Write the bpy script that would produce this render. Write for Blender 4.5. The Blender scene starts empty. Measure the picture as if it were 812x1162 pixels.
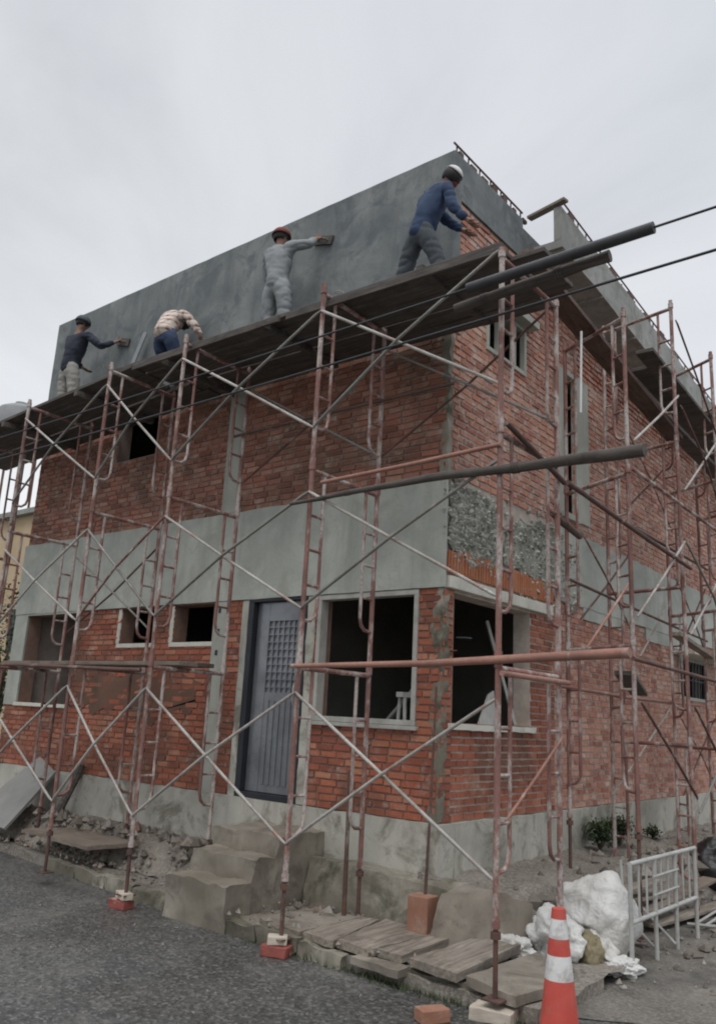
import bpy, bmesh, math, random
from mathutils import Vector, Matrix, noise
R_ = random.Random(7)
scene = bpy.context.scene
COL = scene.collection
V = Vector

# ------------------------------------------------------------------ materials
def nodes_of(name):
    m = bpy.data.materials.new(name); m.use_nodes = True
    nt = m.node_tree
    return m, nt, nt.nodes['Principled BSDF']

def link(nt, a, b): nt.links.new(a, b)

def noise_node(nt, vec, scale, detail=5, rough=.6, dist=0.0):
    n = nt.nodes.new('ShaderNodeTexNoise'); n.inputs['Scale'].default_value = scale
    n.inputs['Detail'].default_value = detail; n.inputs['Roughness'].default_value = rough
    n.inputs['Distortion'].default_value = dist
    link(nt, vec, n.inputs['Vector']); return n.outputs['Fac']

def ramp(nt, fac, stops, interp='LINEAR'):
    r = nt.nodes.new('ShaderNodeValToRGB'); r.color_ramp.interpolation = interp
    el = r.color_ramp.elements
    while len(el) < len(stops): el.new(.5)
    for e, (p, c) in zip(el, stops):
        e.position = p; e.color = (*c, 1) if len(c) == 3 else c
    link(nt, fac, r.inputs['Fac']); return r.outputs['Color']

def mix(nt, fac, a, b, mode='MIX'):
    n = nt.nodes.new('ShaderNodeMix'); n.data_type = 'RGBA'; n.blend_type = mode
    if isinstance(fac, float): n.inputs[0].default_value = fac
    else: link(nt, fac, n.inputs[0])
    for sock, v in ((n.inputs[6], a), (n.inputs[7], b)):
        if isinstance(v, tuple): sock.default_value = (*v, 1)
        else: link(nt, v, sock)
    return n.outputs[2]

def bump(nt, b, h, strength, dist):
    n = nt.nodes.new('ShaderNodeBump'); n.inputs['Strength'].default_value = strength
    n.inputs['Distance'].default_value = dist
    link(nt, h, n.inputs['Height']); link(nt, n.outputs['Normal'], b.inputs['Normal'])

def pos(nt):
    return nt.nodes.new('ShaderNodeNewGeometry').outputs['Position']

def stretched(nt, sx, sy, sz):
    m = nt.nodes.new('ShaderNodeMapping'); m.inputs['Scale'].default_value = (sx, sy, sz)
    link(nt, pos(nt), m.inputs['Vector']); return m.outputs['Vector']

def simple(name, tones, scale=3., rough=.85, metal=0., bscale=40., bstr=.3, bdist=.004, stain=None, sscale=1.2, sfrom=.5, sto=.7, fine=None):
    """tones: two or three base colours mixed by noise; stain: one more colour in patches with a shape of their own."""
    m, nt, b = nodes_of(name); p = pos(nt)
    f = noise_node(nt, p, scale, 8, .65)
    n = len(tones)
    c = ramp(nt, f, [(.3 + .4 * i / max(1, n - 1), t) for i, t in enumerate(tones)])
    if fine:
        ff = noise_node(nt, p, fine[0], 4, .7)
        c = mix(nt, ramp(nt, ff, [(.45, (0, 0, 0)), (.62, (fine[2],) * 3)]), c, fine[1])
    if stain:
        s = noise_node(nt, p, sscale, 7, .7, .3)
        c = mix(nt, ramp(nt, s, [(sfrom, (0, 0, 0)), (sto, (1, 1, 1))]), c, stain)
    link(nt, c, b.inputs['Base Color']); b.inputs['Roughness'].default_value = rough; b.inputs['Metallic'].default_value = metal
    if bstr: bump(nt, b, noise_node(nt, p, bscale, 6, .7), bstr, bdist)
    return m

def brick_mat(name, tones, mortar, smear=(.55, .7), smear_scale=5., damp=None):
    m, nt, b = nodes_of(name); p = pos(nt)
    g = nt.nodes.new('ShaderNodeNewGeometry')
    c = ramp(nt, g.outputs['Random Per Island'], [(i / (len(tones) - 1), t) for i, t in enumerate(tones)])
    grain = noise_node(nt, p, 55, 5, .7)
    c = mix(nt, ramp(nt, grain, [(.35, (0, 0, 0)), (.75, (.55, .55, .55))]), c, tuple(x * .45 for x in tones[1]))
    big = noise_node(nt, p, .9, 5, .6)
    c = mix(nt, ramp(nt, big, [(.42, (0, 0, 0)), (.68, (.6, .6, .6))]), c, tuple(x * .5 for x in tones[0]))
    if damp:
        dm = noise_node(nt, stretched(nt, .8, 1, 1.1), 1.15, 7, .6, .8)
        c = mix(nt, ramp(nt, dm, [(.47, (0, 0, 0)), (.6, (.7, .7, .7))]), c, damp)
    s = noise_node(nt, p, smear_scale, 8, .75, .5)
    c = mix(nt, ramp(nt, s, [(smear[0], (0, 0, 0)), (smear[1], (.85, .85, .85))]), c, mortar)
    link(nt, c, b.inputs['Base Color']); b.inputs['Roughness'].default_value = .92
    bump(nt, b, noise_node(nt, p, 60, 6, .75), .5, .006)
    return m

def plaster_mat(name, tones, drip, lowstain=None):
    m, nt, b = nodes_of(name)
    p = pos(nt)
    c = ramp(nt, noise_node(nt, p, 1.1, 9, .62, .4), [(.3, tones[0]), (.5, tones[1]), (.72, tones[2])])
    st = noise_node(nt, stretched(nt, 5, 5, .55), 1., 6, .65)
    c = mix(nt, ramp(nt, st, [(.52, (0, 0, 0)), (.72, (.55, .55, .55))]), c, drip)
    sp = noise_node(nt, p, 14, 5, .7)
    c = mix(nt, ramp(nt, sp, [(.56, (0, 0, 0)), (.72, (.35, .35, .35))]), c, tuple(x * .62 for x in tones[1]))
    if lowstain:
        q = noise_node(nt, p, 2.2, 8, .7, .6)
        c = mix(nt, ramp(nt, q, [(.5, (0, 0, 0)), (.62, (.8, .8, .8))]), c, lowstain)
    link(nt, c, b.inputs['Base Color']); b.inputs['Roughness'].default_value = .9
    bump(nt, b, noise_node(nt, p, 18, 9, .7), .35, .01)
    return m

def rust_mat(name, base, dark, splash, amount=.6, rough=.75):
    m, nt, b = nodes_of(name); p = pos(nt)
    c = ramp(nt, noise_node(nt, p, 2.3, 6, .7), [(.32, dark), (.6, base)])
    s = noise_node(nt, stretched(nt, 3, 3, 1.3), 1.7, 8, .72)
    c = mix(nt, ramp(nt, s, [(amount - .04, (0, 0, 0)), (amount + .06, (.9, .9, .9))]), c, splash)
    f = noise_node(nt, p, 38, 4, .7)
    c = mix(nt, ramp(nt, f, [(.5, (0, 0, 0)), (.66, (.6, .6, .6))]), c, dark)
    link(nt, c, b.inputs['Base Color']); b.inputs['Roughness'].default_value = rough
    b.inputs['Metallic'].default_value = .15
    bump(nt, b, f, .3, .003)
    return m

def wood_mat(name, tones, axis='x', rough=.85):
    m, nt, b = nodes_of(name)
    sc = {'x': (1, 14, 14), 'y': (14, 1, 14), 'z': (14, 14, 1)}[axis]
    g = noise_node(nt, stretched(nt, *sc), 2.2, 7, .65, .4)
    c = ramp(nt, g, [(.3, tones[0]), (.52, tones[1]), (.75, tones[2])])
    d = noise_node(nt, pos(nt), 3.1, 7, .7)
    c = mix(nt, ramp(nt, d, [(.5, (0, 0, 0)), (.7, (.75, .75, .75))]), c, tuple(x * .5 for x in tones[0]))
    link(nt, c, b.inputs['Base Color']); b.inputs['Roughness'].default_value = rough
    bump(nt, b, g, .4, .006)
    return m

M = {}
M['brick_low'] = brick_mat('red_brick', [(.36, .105, .058), (.50, .165, .092), (.42, .13, .075), (.56, .25, .15), (.28, .085, .055), (.47, .14, .075), (.20, .075, .055)], (.42, .34, .27), (.54, .72), damp=(.13, .07, .046))
M['brick_up'] = brick_mat('brown_brick', [(.38, .135, .08), (.50, .22, .14), (.43, .17, .11), (.56, .31, .22), (.30, .105, .068), (.22, .09, .065)], (.46, .39, .32), (.52, .68), damp=(.15, .09, .062))
M['brick_side'] = brick_mat('pale_red_brick', [(.50, .19, .12), (.62, .31, .215), (.55, .24, .155), (.68, .42, .32), (.42, .15, .10), (.32, .14, .10)], (.58, .51, .44), (.50, .66), 7.)
M['mortar_low'] = simple('brown_mortar', [(.19, .115, .085), (.31, .20, .155)], 6, .95, bscale=50)
M['mortar_up'] = simple('grey_mortar', [(.20, .14, .115), (.33, .26, .22)], 5, .95, bscale=50)
M['mortar_side'] = simple('pale_mortar', [(.36, .30, .25), (.60, .52, .45)], 5, .95, bscale=50)
M['cement'] = plaster_mat('cement_render', [(.30, .315, .28), (.43, .445, .395), (.56, .56, .50)], (.27, .28, .24), (.36, .36, .31))
M['parapet'] = plaster_mat('fresh_cement_render', [(.10, .115, .118), (.175, .19, .187), (.28, .29, .275)], (.09, .104, .108), (.10, .116, .122))
M['plinth'] = plaster_mat('stained_cement', [(.29, .275, .235), (.46, .445, .385), (.57, .55, .48)], (.23, .215, .17), (.17, .155, .115))
M['retain'] = plaster_mat('mossy_cement', [(.08, .072, .052), (.20, .18, .138), (.56, .52, .44)], (.09, .085, .06), (.055, .055, .032))
M['stair'] = plaster_mat('stair_cement', [(.18, .155, .12), (.27, .24, .195), (.36, .33, .28)], (.16, .135, .105), (.14, .118, .09))
M['concrete'] = plaster_mat('column_concrete', [(.30, .30, .26), (.40, .40, .35), (.48, .47, .41)], (.22, .22, .18))
M['gutter'] = plaster_mat('gutter_concrete', [(.20, .205, .19), (.32, .325, .30), (.42, .42, .39)], (.13, .13, .115), (.2, .19, .165))
M['patch'] = simple('spattered_render', [(.16, .16, .13), (.34, .34, .30), (.62, .61, .56)], 16, .95, bscale=14, bstr=1., bdist=.03, stain=(.12, .13, .10), sscale=7, sfrom=.52, sto=.6)
M['clay'] = simple('orange_clay_tile', [(.36, .125, .06), (.48, .20, .10)], 5, .8, stain=(.40, .26, .17), sscale=4, sfrom=.55, sto=.75)
M['white_conc'] = simple('pale_lintel_concrete', [(.55, .53, .46), (.70, .68, .60)], 4, .85, stain=(.40, .37, .31), sscale=3, sfrom=.55, sto=.75)
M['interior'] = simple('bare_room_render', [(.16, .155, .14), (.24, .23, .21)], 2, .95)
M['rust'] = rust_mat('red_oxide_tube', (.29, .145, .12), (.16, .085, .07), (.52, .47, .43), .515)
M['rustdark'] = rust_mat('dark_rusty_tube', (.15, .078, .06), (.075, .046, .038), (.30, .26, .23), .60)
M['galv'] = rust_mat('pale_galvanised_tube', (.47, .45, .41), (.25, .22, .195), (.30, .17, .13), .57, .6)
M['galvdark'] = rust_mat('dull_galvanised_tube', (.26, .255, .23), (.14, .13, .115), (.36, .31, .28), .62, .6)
M['plank_dark'] = wood_mat('dark_scaffold_board', [(.050, .043, .038), (.095, .083, .074), (.17, .15, .132)], 'x')
M['plank_side'] = wood_mat('brown_scaffold_board', [(.07, .045, .036), (.12, .078, .062), (.17, .12, .10)], 'y')
M['board_grey'] = wood_mat('weathered_board', [(.13, .105, .083), (.26, .222, .18), (.39, .35, .295)], 'y')
M['board_brown'] = wood_mat('muddy_board', [(.14, .11, .085), (.21, .17, .135), (.27, .225, .18)], 'x')
M['sheet_grey'] = simple('grey_fibre_sheet', [(.20, .195, .185), (.27, .265, .25)], 2, .8, stain=(.14, .13, .115), sscale=2.5, sfrom=.55, sto=.75)
M['slab'] = plaster_mat('cover_slab_concrete', [(.15, .125, .098), (.26, .228, .185), (.40, .36, .305)], (.18, .155, .125), (.12, .105, .08))
M['pipe_dark'] = wood_mat('dark_timber_pole', [(.045, .038, .033), (.09, .076, .066), (.15, .13, .115)], 'x')
M['pipe_salmon'] = rust_mat('pink_brown_tube', (.38, .20, .15), (.24, .12, .09), (.46, .38, .32), .6)
M['cable'] = simple('black_cable', [(.02, .02, .022), (.035, .035, .038)], 5, .55, bstr=0)
M['sleeve'] = simple('black_sleeve', [(.03, .03, .033), (.055, .055, .058)], 6, .6, bstr=.1)
M['steel_door'] = simple('blue_grey_steel', [(.16, .17, .185), (.26, .27, .285)], 2, .28, .55, bstr=.05, stain=(.33, .33, .34), sscale=2.2, sfrom=.45, sto=.75)
M['steel_dark'] = simple('dark_steel', [(.018, .02, .028), (.035, .037, .047)], 3, .5, .2, bstr=0)
M['pane'] = simple('frosted_pane', [(.26, .27, .30), (.36, .37, .40)], 4, .3, bstr=.05)
M['white_frame'] = simple('white_painted_frame', [(.32, .31, .275), (.48, .47, .43)], 7, .7, stain=(.30, .27, .23), sscale=5, sfrom=.58, sto=.75)
M['white_paint'] = simple('dirty_white_paint', [(.34, .34, .315), (.48, .48, .45)], 6, .6, stain=(.34, .30, .25), sscale=5, sfrom=.56, sto=.74)
M['sack'] = simple('white_woven_plastic', [(.44, .425, .395), (.60, .585, .55)], 5, .6, bscale=9, bstr=.7, bdist=.03, stain=(.40, .36, .30), sscale=3, sfrom=.5, sto=.74)
def plastic(name, a, b_):
    m, nt, b = nodes_of(name); p = pos(nt)
    c = mix(nt, ramp(nt, noise_node(nt, p, 3.2, 8, .7), [(.45, (0, 0, 0)), (.75, (1, 1, 1))]), a, b_)
    wv = nt.nodes.new('ShaderNodeVectorMath'); wv.operation = 'MULTIPLY_ADD'; n = nt.nodes.new('ShaderNodeTexNoise'); n.inputs['Scale'].default_value = 9; link(nt, p, n.inputs['Vector'])
    link(nt, n.outputs['Color'], wv.inputs[0]); wv.inputs[1].default_value = (.12,) * 3; link(nt, p, wv.inputs[2])
    v = nt.nodes.new('ShaderNodeTexVoronoi'); v.feature = 'DISTANCE_TO_EDGE'; v.inputs['Scale'].default_value = 13; link(nt, wv.outputs[0], v.inputs['Vector'])
    v2 = nt.nodes.new('ShaderNodeTexVoronoi'); v2.feature = 'F1'; v2.inputs['Scale'].default_value = 27; link(nt, wv.outputs[0], v2.inputs['Vector'])
    link(nt, c, b.inputs['Base Color']); b.inputs['Roughness'].default_value = .6
    bump(nt, b, mix(nt, .35, v.outputs['Distance'], v2.outputs['Distance']), .42, .035); return m
M['sack'] = plastic('white_woven_plastic', (.60, .59, .56), (.40, .37, .32))
M['sack_yellow'] = simple('ochre_sack', [(.18, .15, .085), (.27, .23, .14)], 8, .8, bscale=30, bstr=.5, bdist=.006)
M['black_bag'] = simple('black_plastic', [(.012, .012, .013), (.025, .025, .027)], 8, .4)
M['cone_red'] = simple('cone_orange_red', [(.46, .055, .04), (.56, .095, .07)], 5, .55, bstr=.05, stain=(.40, .13, .10), sscale=7, sfrom=.52, sto=.72)
M['cone_white'] = simple('cone_white_band', [(.60, .59, .57), (.74, .73, .71)], 8, .4, bstr=.05, stain=(.36, .33, .3), sscale=9, sfrom=.5, sto=.68)
M['terracotta'] = simple('terracotta', [(.26, .12, .075), (.35, .18, .12)], 5, .85, stain=(.34, .28, .23), sscale=5, sfrom=.55, sto=.7)
M['brick_loose'] = simple('loose_brick', [(.22, .055, .045), (.31, .09, .07)], 8, .9, stain=(.42, .33, .27), sscale=9, sfrom=.56, sto=.66)
M['block_pale'] = simple('pale_block', [(.42, .36, .29), (.55, .49, .41)], 7, .9)
M['stone'] = simple('rubble_stone', [(.17, .145, .115), (.32, .29, .25)], 9, .95, bscale=30, bstr=.6, bdist=.01)
def per_stone():
    m, nt, b = nodes_of('rubble_stone'); g = nt.nodes.new('ShaderNodeNewGeometry')
    c = ramp(nt, g.outputs['Random Per Island'], [(0., (.12, .105, .085)), (.4, (.20, .175, .145)), (.75, (.29, .26, .22)), (.92, (.36, .33, .29)), (1., (.28, .13, .085))])
    c = mix(nt, ramp(nt, noise_node(nt, pos(nt), 25, 5, .7), [(.4, (0, 0, 0)), (.7, (.6, .6, .6))]), c, (.13, .11, .09))
    link(nt, c, b.inputs['Base Color']); b.inputs['Roughness'].default_value = .95; bump(nt, b, noise_node(nt, pos(nt), 40, 5, .7), .5, .006); return m
M['stone'] = per_stone()
M['leaf'] = simple('weed_leaf', [(.030, .048, .018), (.055, .085, .030), (.085, .11, .045)], 8, .7, bstr=0)
M['moss'] = simple('moss', [(.035, .05, .02), (.07, .085, .035)], 14, .95, bscale=60, bstr=.8, bdist=.01)
M['bark'] = simple('bark', [(.07, .055, .042), (.12, .10, .08)], 9, .95)
M['ochre_wall'] = simple('ochre_render', [(.44, .33, .20), (.56, .44, .29)], .8, .9)
M['tank'] = simple('grey_tank', [(.20, .205, .205), (.28, .285, .285)], 2, .6)
M['skin'] = simple('skin', [(.20, .105, .07), (.27, .15, .105)], 9, .6, bstr=0)
M['dark_hair'] = simple('dark_hair', [(.012, .011, .010), (.025, .022, .02)], 20, .7, bstr=0)
M['navy'] = simple('navy_cloth', [(.018, .022, .034), (.034, .04, .056)], 7, .9, bscale=12, bstr=.5, bdist=.01)
M['khaki'] = simple('pale_khaki_cloth', [(.27, .26, .235), (.36, .345, .31)], 6, .9, bscale=12, bstr=.5, bdist=.01)
M['blue'] = simple('blue_cloth', [(.022, .040, .085), (.04, .065, .125)], 6, .9, bscale=12, bstr=.5, bdist=.01)
M['jeans'] = simple('denim', [(.022, .036, .075), (.04, .06, .115)], 8, .9, bscale=14, bstr=.5, bdist=.01)
M['palegrey'] = simple('pale_grey_cloth', [(.20, .215, .22), (.29, .305, .305)], 6, .9, bscale=12, bstr=.5, bdist=.01)
M['greycloth'] = simple('slate_cloth', [(.05, .06, .068), (.085, .098, .105)], 6, .9, bscale=12, bstr=.5, bdist=.01)
M['redcloth'] = simple('red_cloth', [(.20, .035, .04), (.28, .06, .06)], 8, .9, bscale=16, bstr=.4, bdist=.006)
M['whitecloth'] = simple('white_cloth', [(.62, .61, .6), (.74, .73, .72)], 8, .9, bscale=16, bstr=.3, bdist=.006)
M['brown_cap'] = simple('red_brown_cloth', [(.13, .035, .028), (.19, .06, .045)], 8, .9, bstr=.2)
M['boot'] = simple('rubber_boot', [(.02, .02, .02), (.05, .045, .04)], 8, .6, bstr=0)

def plaid():
    m, nt, b = nodes_of('plaid_cloth')
    s = nt.nodes.new('ShaderNodeSeparateXYZ'); link(nt, pos(nt), s.inputs[0])
    def stripes(sock, f):
        w = nt.nodes.new('ShaderNodeMath'); w.operation = 'MULTIPLY'; w.inputs[1].default_value = f; link(nt, sock, w.inputs[0])
        q = nt.nodes.new('ShaderNodeMath'); q.operation = 'SINE'; link(nt, w.outputs[0], q.inputs[0]); return q.outputs[0]
    a = ramp(nt, stripes(s.outputs[0], 75), [(.45, (.56, .47, .39)), (.62, (.24, .12, .09))])
    c = ramp(nt, stripes(s.outputs[2], 70), [(.45, (.62, .56, .50)), (.62, (.20, .10, .09))])
    link(nt, mix(nt, .5, a, c), b.inputs['Base Color']); b.inputs['Roughness'].default_value = .9
    return m
M['plaid'] = plaid()

def asphalt():
    m, nt, b = nodes_of('wet_asphalt'); p = pos(nt)
    c = ramp(nt, noise_node(nt, p, .55, 8, .65, .5), [(.3, (.052, .052, .049)), (.52, (.082, .080, .074)), (.75, (.125, .118, .106))])
    v = nt.nodes.new('ShaderNodeTexVoronoi'); v.inputs['Scale'].default_value = 46; link(nt, p, v.inputs['Vector'])
    sep = nt.nodes.new('ShaderNodeSeparateColor'); link(nt, v.outputs['Color'], sep.inputs[0])
    c = mix(nt, ramp(nt, sep.outputs[0], [(.55, (0, 0, 0)), (.95, (.8, .8, .8))]), c, (.17, .165, .155))
    c = mix(nt, ramp(nt, sep.outputs[1], [(.6, (0, 0, 0)), (.8, (.7, .7, .7))]), c, (.03, .03, .03))
    pale = noise_node(nt, p, 26, 3, .6)
    c = mix(nt, ramp(nt, pale, [(.70, (0, 0, 0)), (.75, (.6, .6, .6))]), c, (.26, .25, .23))
    dust = noise_node(nt, p, 1.6, 7, .7, .5)
    c = mix(nt, ramp(nt, dust, [(.52, (0, 0, 0)), (.72, (.65, .65, .65))]), c, (.18, .165, .145))
    link(nt, c, b.inputs['Base Color'])
    r = ramp(nt, noise_node(nt, p, .8, 6, .6), [(.4, (.42, .42, .42)), (.6, (.85, .85, .85))])
    link(nt, r, b.inputs['Roughness'])
    h = mix(nt, .5, v.outputs['Distance'], noise_node(nt, p, 30, 6, .7))
    bump(nt, b, h, .7, .012)
    return m
M['asphalt'] = asphalt()
M['mud'] = simple('muddy_ground', [(.075, .066, .054), (.13, .115, .095), (.19, .17, .145)], 1.6, .8, bscale=14, bstr=.8, bdist=.02, stain=(.055, .052, .046), sscale=1.1, sfrom=.48, sto=.66, fine=(40, (.27, .25, .22), .7))
M['earth'] = simple('trodden_earth', [(.115, .098, .078), (.19, .165, .135), (.27, .24, .20)], 2.5, .95, bscale=16, bstr=.8, bdist=.02, fine=(34, (.33, .30, .26), .8))

# ------------------------------------------------------------------ mesh helpers
class MB:
    def __init__(s): s.v = []; s.f = []; s.mi = []
    def add(s, vs, fs, mi=0):
        o = len(s.v); s.v += [tuple(x) for x in vs]
        for f in fs: s.f.append([i + o for i in f]); s.mi.append(mi)
    def box(s, a, b, mi=0):
        (x0, y0, z0), (x1, y1, z1) = a, b
        x0, x1 = min(x0, x1), max(x0, x1); y0, y1 = min(y0, y1), max(y0, y1); z0, z1 = min(z0, z1), max(z0, z1)
        s.add([(x0, y0, z0), (x1, y0, z0), (x1, y1, z0), (x0, y1, z0), (x0, y0, z1), (x1, y0, z1), (x1, y1, z1), (x0, y1, z1)],
              [(0, 3, 2, 1), (4, 5, 6, 7), (0, 1, 5, 4), (1, 2, 6, 5), (2, 3, 7, 6), (3, 0, 4, 7)], mi)
    def bar(s, a, b, w, h, up=(0, 0, 1), mi=0):
        """a rectangular bar from a to b, w wide and h high"""
        a = V(a); b = V(b); d = (b - a).normalized(); u = V(up)
        x = d.cross(u)
        if x.length < 1e-4: x = d.cross(V((1, 0, 0)))
        x.normalize(); u = x.cross(d)
        vs = []
        for p in (a, b):
            for i, j in ((-1, -1), (1, -1), (1, 1), (-1, 1)): vs.append(p + x * i * w / 2 + u * j * h / 2)
        s.add(vs, [(0, 1, 2, 3), (7, 6, 5, 4), (0, 4, 5, 1), (1, 5, 6, 2), (2, 6, 7, 3), (3, 7, 4, 0)], mi)
    def path(s, pts, r, n=8, mi=0):
        """a round tube along pts; r a number or one radius per point"""
        pts = [V(p) for p in pts]; k = len(pts)
        rs = r if isinstance(r, (list, tuple)) else [r] * k
        vs = []; prev = None
        for i, p in enumerate(pts):
            d = (pts[min(i + 1, k - 1)] - pts[max(i - 1, 0)]).normalized()
            if prev is None:
                x = d.cross(V((0, 0, 1)))
                if x.length < .05: x = d.cross(V((1, 0, 0)))
            else: x = prev - d * prev.dot(d)
            x.normalize(); prev = x; y = d.cross(x)
            for j in range(n):
                t = 2 * math.pi * j / n; vs.append(p + (x * math.cos(t) + y * math.sin(t)) * rs[i])
        fs = [(i * n + j, i * n + (j + 1) % n, (i + 1) * n + (j + 1) % n, (i + 1) * n + j) for i in range(k - 1) for j in range(n)]
        fs += [tuple(range(n))[::-1], tuple((k - 1) * n + j for j in range(n))]
        s.add(vs, fs, mi)
    def prism(s, poly, z0, z1, mi=0):
        n = len(poly)
        vs = [(p[0], p[1], z0) for p in poly] + [(p[0], p[1], z1) for p in poly]
        s.add(vs, [tuple(range(n))[::-1], tuple(range(n, 2 * n))] + [(i, (i + 1) % n, n + (i + 1) % n, n + i) for i in range(n)], mi)
    def lathe(s, prof, n=24, c=(0, 0), mi=0):
        vs = []; k = len(prof)
        for r, z in prof:
            for j in range(n):
                t = 2 * math.pi * j / n; vs.append((c[0] + r * math.cos(t), c[1] + r * math.sin(t), z))
        fs = [(i * n + j, i * n + (j + 1) % n, (i + 1) * n + (j + 1) % n, (i + 1) * n + j) for i in range(k - 1) for j in range(n)]
        fs += [tuple(range(n))[::-1], tuple((k - 1) * n + j for j in range(n))]
        s.add(vs, fs, mi)
    def build(s, name, mat, parent=None, smooth=False, bevel=0.):
        me = bpy.data.meshes.new(name); me.from_pydata(s.v, [], s.f)
        for m in (mat if isinstance(mat, (list, tuple)) else [mat]): me.materials.append(M[m] if isinstance(m, str) else m)
        me.polygons.foreach_set('material_index', s.mi)
        bm = bmesh.new(); bm.from_mesh(me); bmesh.ops.recalc_face_normals(bm, faces=bm.faces); bm.to_mesh(me); bm.free()
        if smooth: me.shade_smooth()
        o = bpy.data.objects.new(name, me); COL.objects.link(o)
        if smooth: me.set_sharp_from_angle(angle=math.radians(50))
        if parent is not None:
            o.parent = parent; o.matrix_parent_inverse = Matrix.Translation(-V(parent.location)) if parent.get('_w') else Matrix()
        if bevel:
            b = o.modifiers.new('Bevel', 'BEVEL'); b.width = bevel; b.segments = 2; b.limit_method = 'ANGLE'
        return o

def tag(o, label=None, cat=None, group=None, kind=None):
    if label: o['label'] = label
    if cat: o['category'] = cat
    if group: o['group'] = group
    if kind: o['kind'] = kind
    return o

def root(name, loc, label, cat, group=None):
    """an Empty at a thing's base; its parts are written in world coordinates"""
    o = bpy.data.objects.new(name, None); o.empty_display_size = .1; COL.objects.link(o); o.location = loc; o['_w'] = 1
    return tag(o, label, cat, group)

def child(parent, o):
    o.parent = parent; o.matrix_parent_inverse = Matrix(); return o

def copy_tree(o, parent=None):
    c = o.copy(); COL.objects.link(c)
    if parent is not None: c.parent = parent
    for ch in list(o.children): copy_tree(ch, c)
    return c

def roughen(o, cuts, amp, scale=2.5, seed=0, keep=None, smooth=True):
    """subdivide a mesh and push its points about, for broken, hand-made and crumpled shapes"""
    bm = bmesh.new(); bm.from_mesh(o.data)
    for _ in range(cuts): bmesh.ops.subdivide_edges(bm, edges=bm.edges[:], cuts=1, use_grid_fill=True)
    off = V((seed * 7.3, seed * 3.1, seed * 1.7))
    for v in bm.verts:
        if keep and keep(v.co): continue
        d = noise.noise_vector(v.co * scale + off) + .5 * noise.noise_vector(v.co * scale * 2.7 + off) + .25 * noise.noise_vector(v.co * scale * 6.5 + off)
        v.co += d * amp
    bm.to_mesh(o.data); bm.free()
    if smooth:
        o.data.shade_smooth(); o.data.set_sharp_from_angle(angle=math.radians(38))
    return o

def long_box_cut(o, length):
    """slice a mesh into pieces no longer than length along x and y so that roughen() works evenly"""
    bm = bmesh.new(); bm.from_mesh(o.data)
    for ax in (0, 1, 2):
        lo = min(v.co[ax] for v in bm.verts); hi = max(v.co[ax] for v in bm.verts)
        n = int((hi - lo) / length)
        for i in range(1, n + 1):
            c = lo + (hi - lo) * i / (n + 1); p = [0, 0, 0]; p[ax] = c; q = [0, 0, 0]; q[ax] = 1
            bmesh.ops.bisect_plane(bm, geom=bm.verts[:] + bm.edges[:] + bm.faces[:], plane_co=p, plane_no=q)
    bm.to_mesh(o.data); bm.free(); return o

# a wall plane: (along, up, outward) -> world
FRONT = lambda u, v, d: (u, -d, v)
SIDE = lambda u, v, d: (d, u, v)

def pbox(mb, pl, u0, u1, v0, v1, d0, d1, mi=0): mb.box(pl(u0, v0, d0), pl(u1, v1, d1), mi)

def cells(u0, u1, v0, v1, ops):
    """rectangles of the wall left over round its openings"""
    vs = sorted({v0, v1} | {max(v0, min(v1, x)) for o in ops for x in o[2:]})
    out = []
    for a, b in zip(vs, vs[1:]):
        m = (a + b) / 2; cur = u0
        for o in sorted(o for o in ops if o[2] < m < o[3]):
            if o[0] > cur: out.append((cur, min(o[0], u1), a, b))
            cur = max(cur, o[1])
        if cur < u1: out.append((cur, u1, a, b))
    return out

def bricks(mb, pl, u0, u1, v0, v1, ops, mi, course=.067, length=.215, joint=.012, depth=.012, jit=.004, top=None):
    n = max(1, round((v1 - v0) / course)); h = (v1 - v0) / n
    for k in range(n):
        za, zb = v0 + k * h, v0 + (k + 1) * h - joint; zm = (za + zb) / 2
        blocked = sorted((o[0], o[1]) for o in ops if o[2] - .02 < zm < o[3] + .02)
        u = u0 - (k % 2) * length * .5 - R_.uniform(0, .03)
        while u < u1:
            L = length * R_.uniform(.9, 1.06)
            segs = [(max(u, u0), min(u + L - joint, u1))]
            for a, b in blocked:
                nx = []
                for s0, s1 in segs:
                    if s1 <= a or s0 >= b: nx.append((s0, s1))
                    else:
                        if s0 < a: nx.append((s0, a))
                        if s1 > b: nx.append((b, s1))
                segs = nx
            for s0, s1 in segs:
                if s1 - s0 < .025: continue
                if top and zb > top((s0 + s1) / 2): continue
                d = depth + R_.uniform(-jit, jit); t = R_.uniform(-.003, .003); q = R_.uniform(-.003, .003)
                e = [pl(s0, za + t, -.02), pl(s1, za - t + q, -.02), pl(s1, zb - t, -.02), pl(s0, zb + t + q, -.02),
                     pl(s0 + .003, za + t + .003, d), pl(s1 - .003, za - t + q + .003, d + q), pl(s1 - .003, zb - t - .003, d), pl(s0 + .003, zb + t + q - .003, d - q)]
                mb.add(e, [(0, 3, 2, 1), (4, 5, 6, 7), (0, 1, 5, 4), (1, 2, 6, 5), (2, 3, 7, 6), (3, 0, 4, 7)], mi)
            u += L

# ------------------------------------------------------------------ the setting: ground
g = MB(); g.add([(-150, -150, -.9), (150, -150, -.9), (150, 150, -.9), (-150, 150, -.9)], [(0, 1, 2, 3)])
tag(g.build('road', 'asphalt'), kind='structure')

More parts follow.
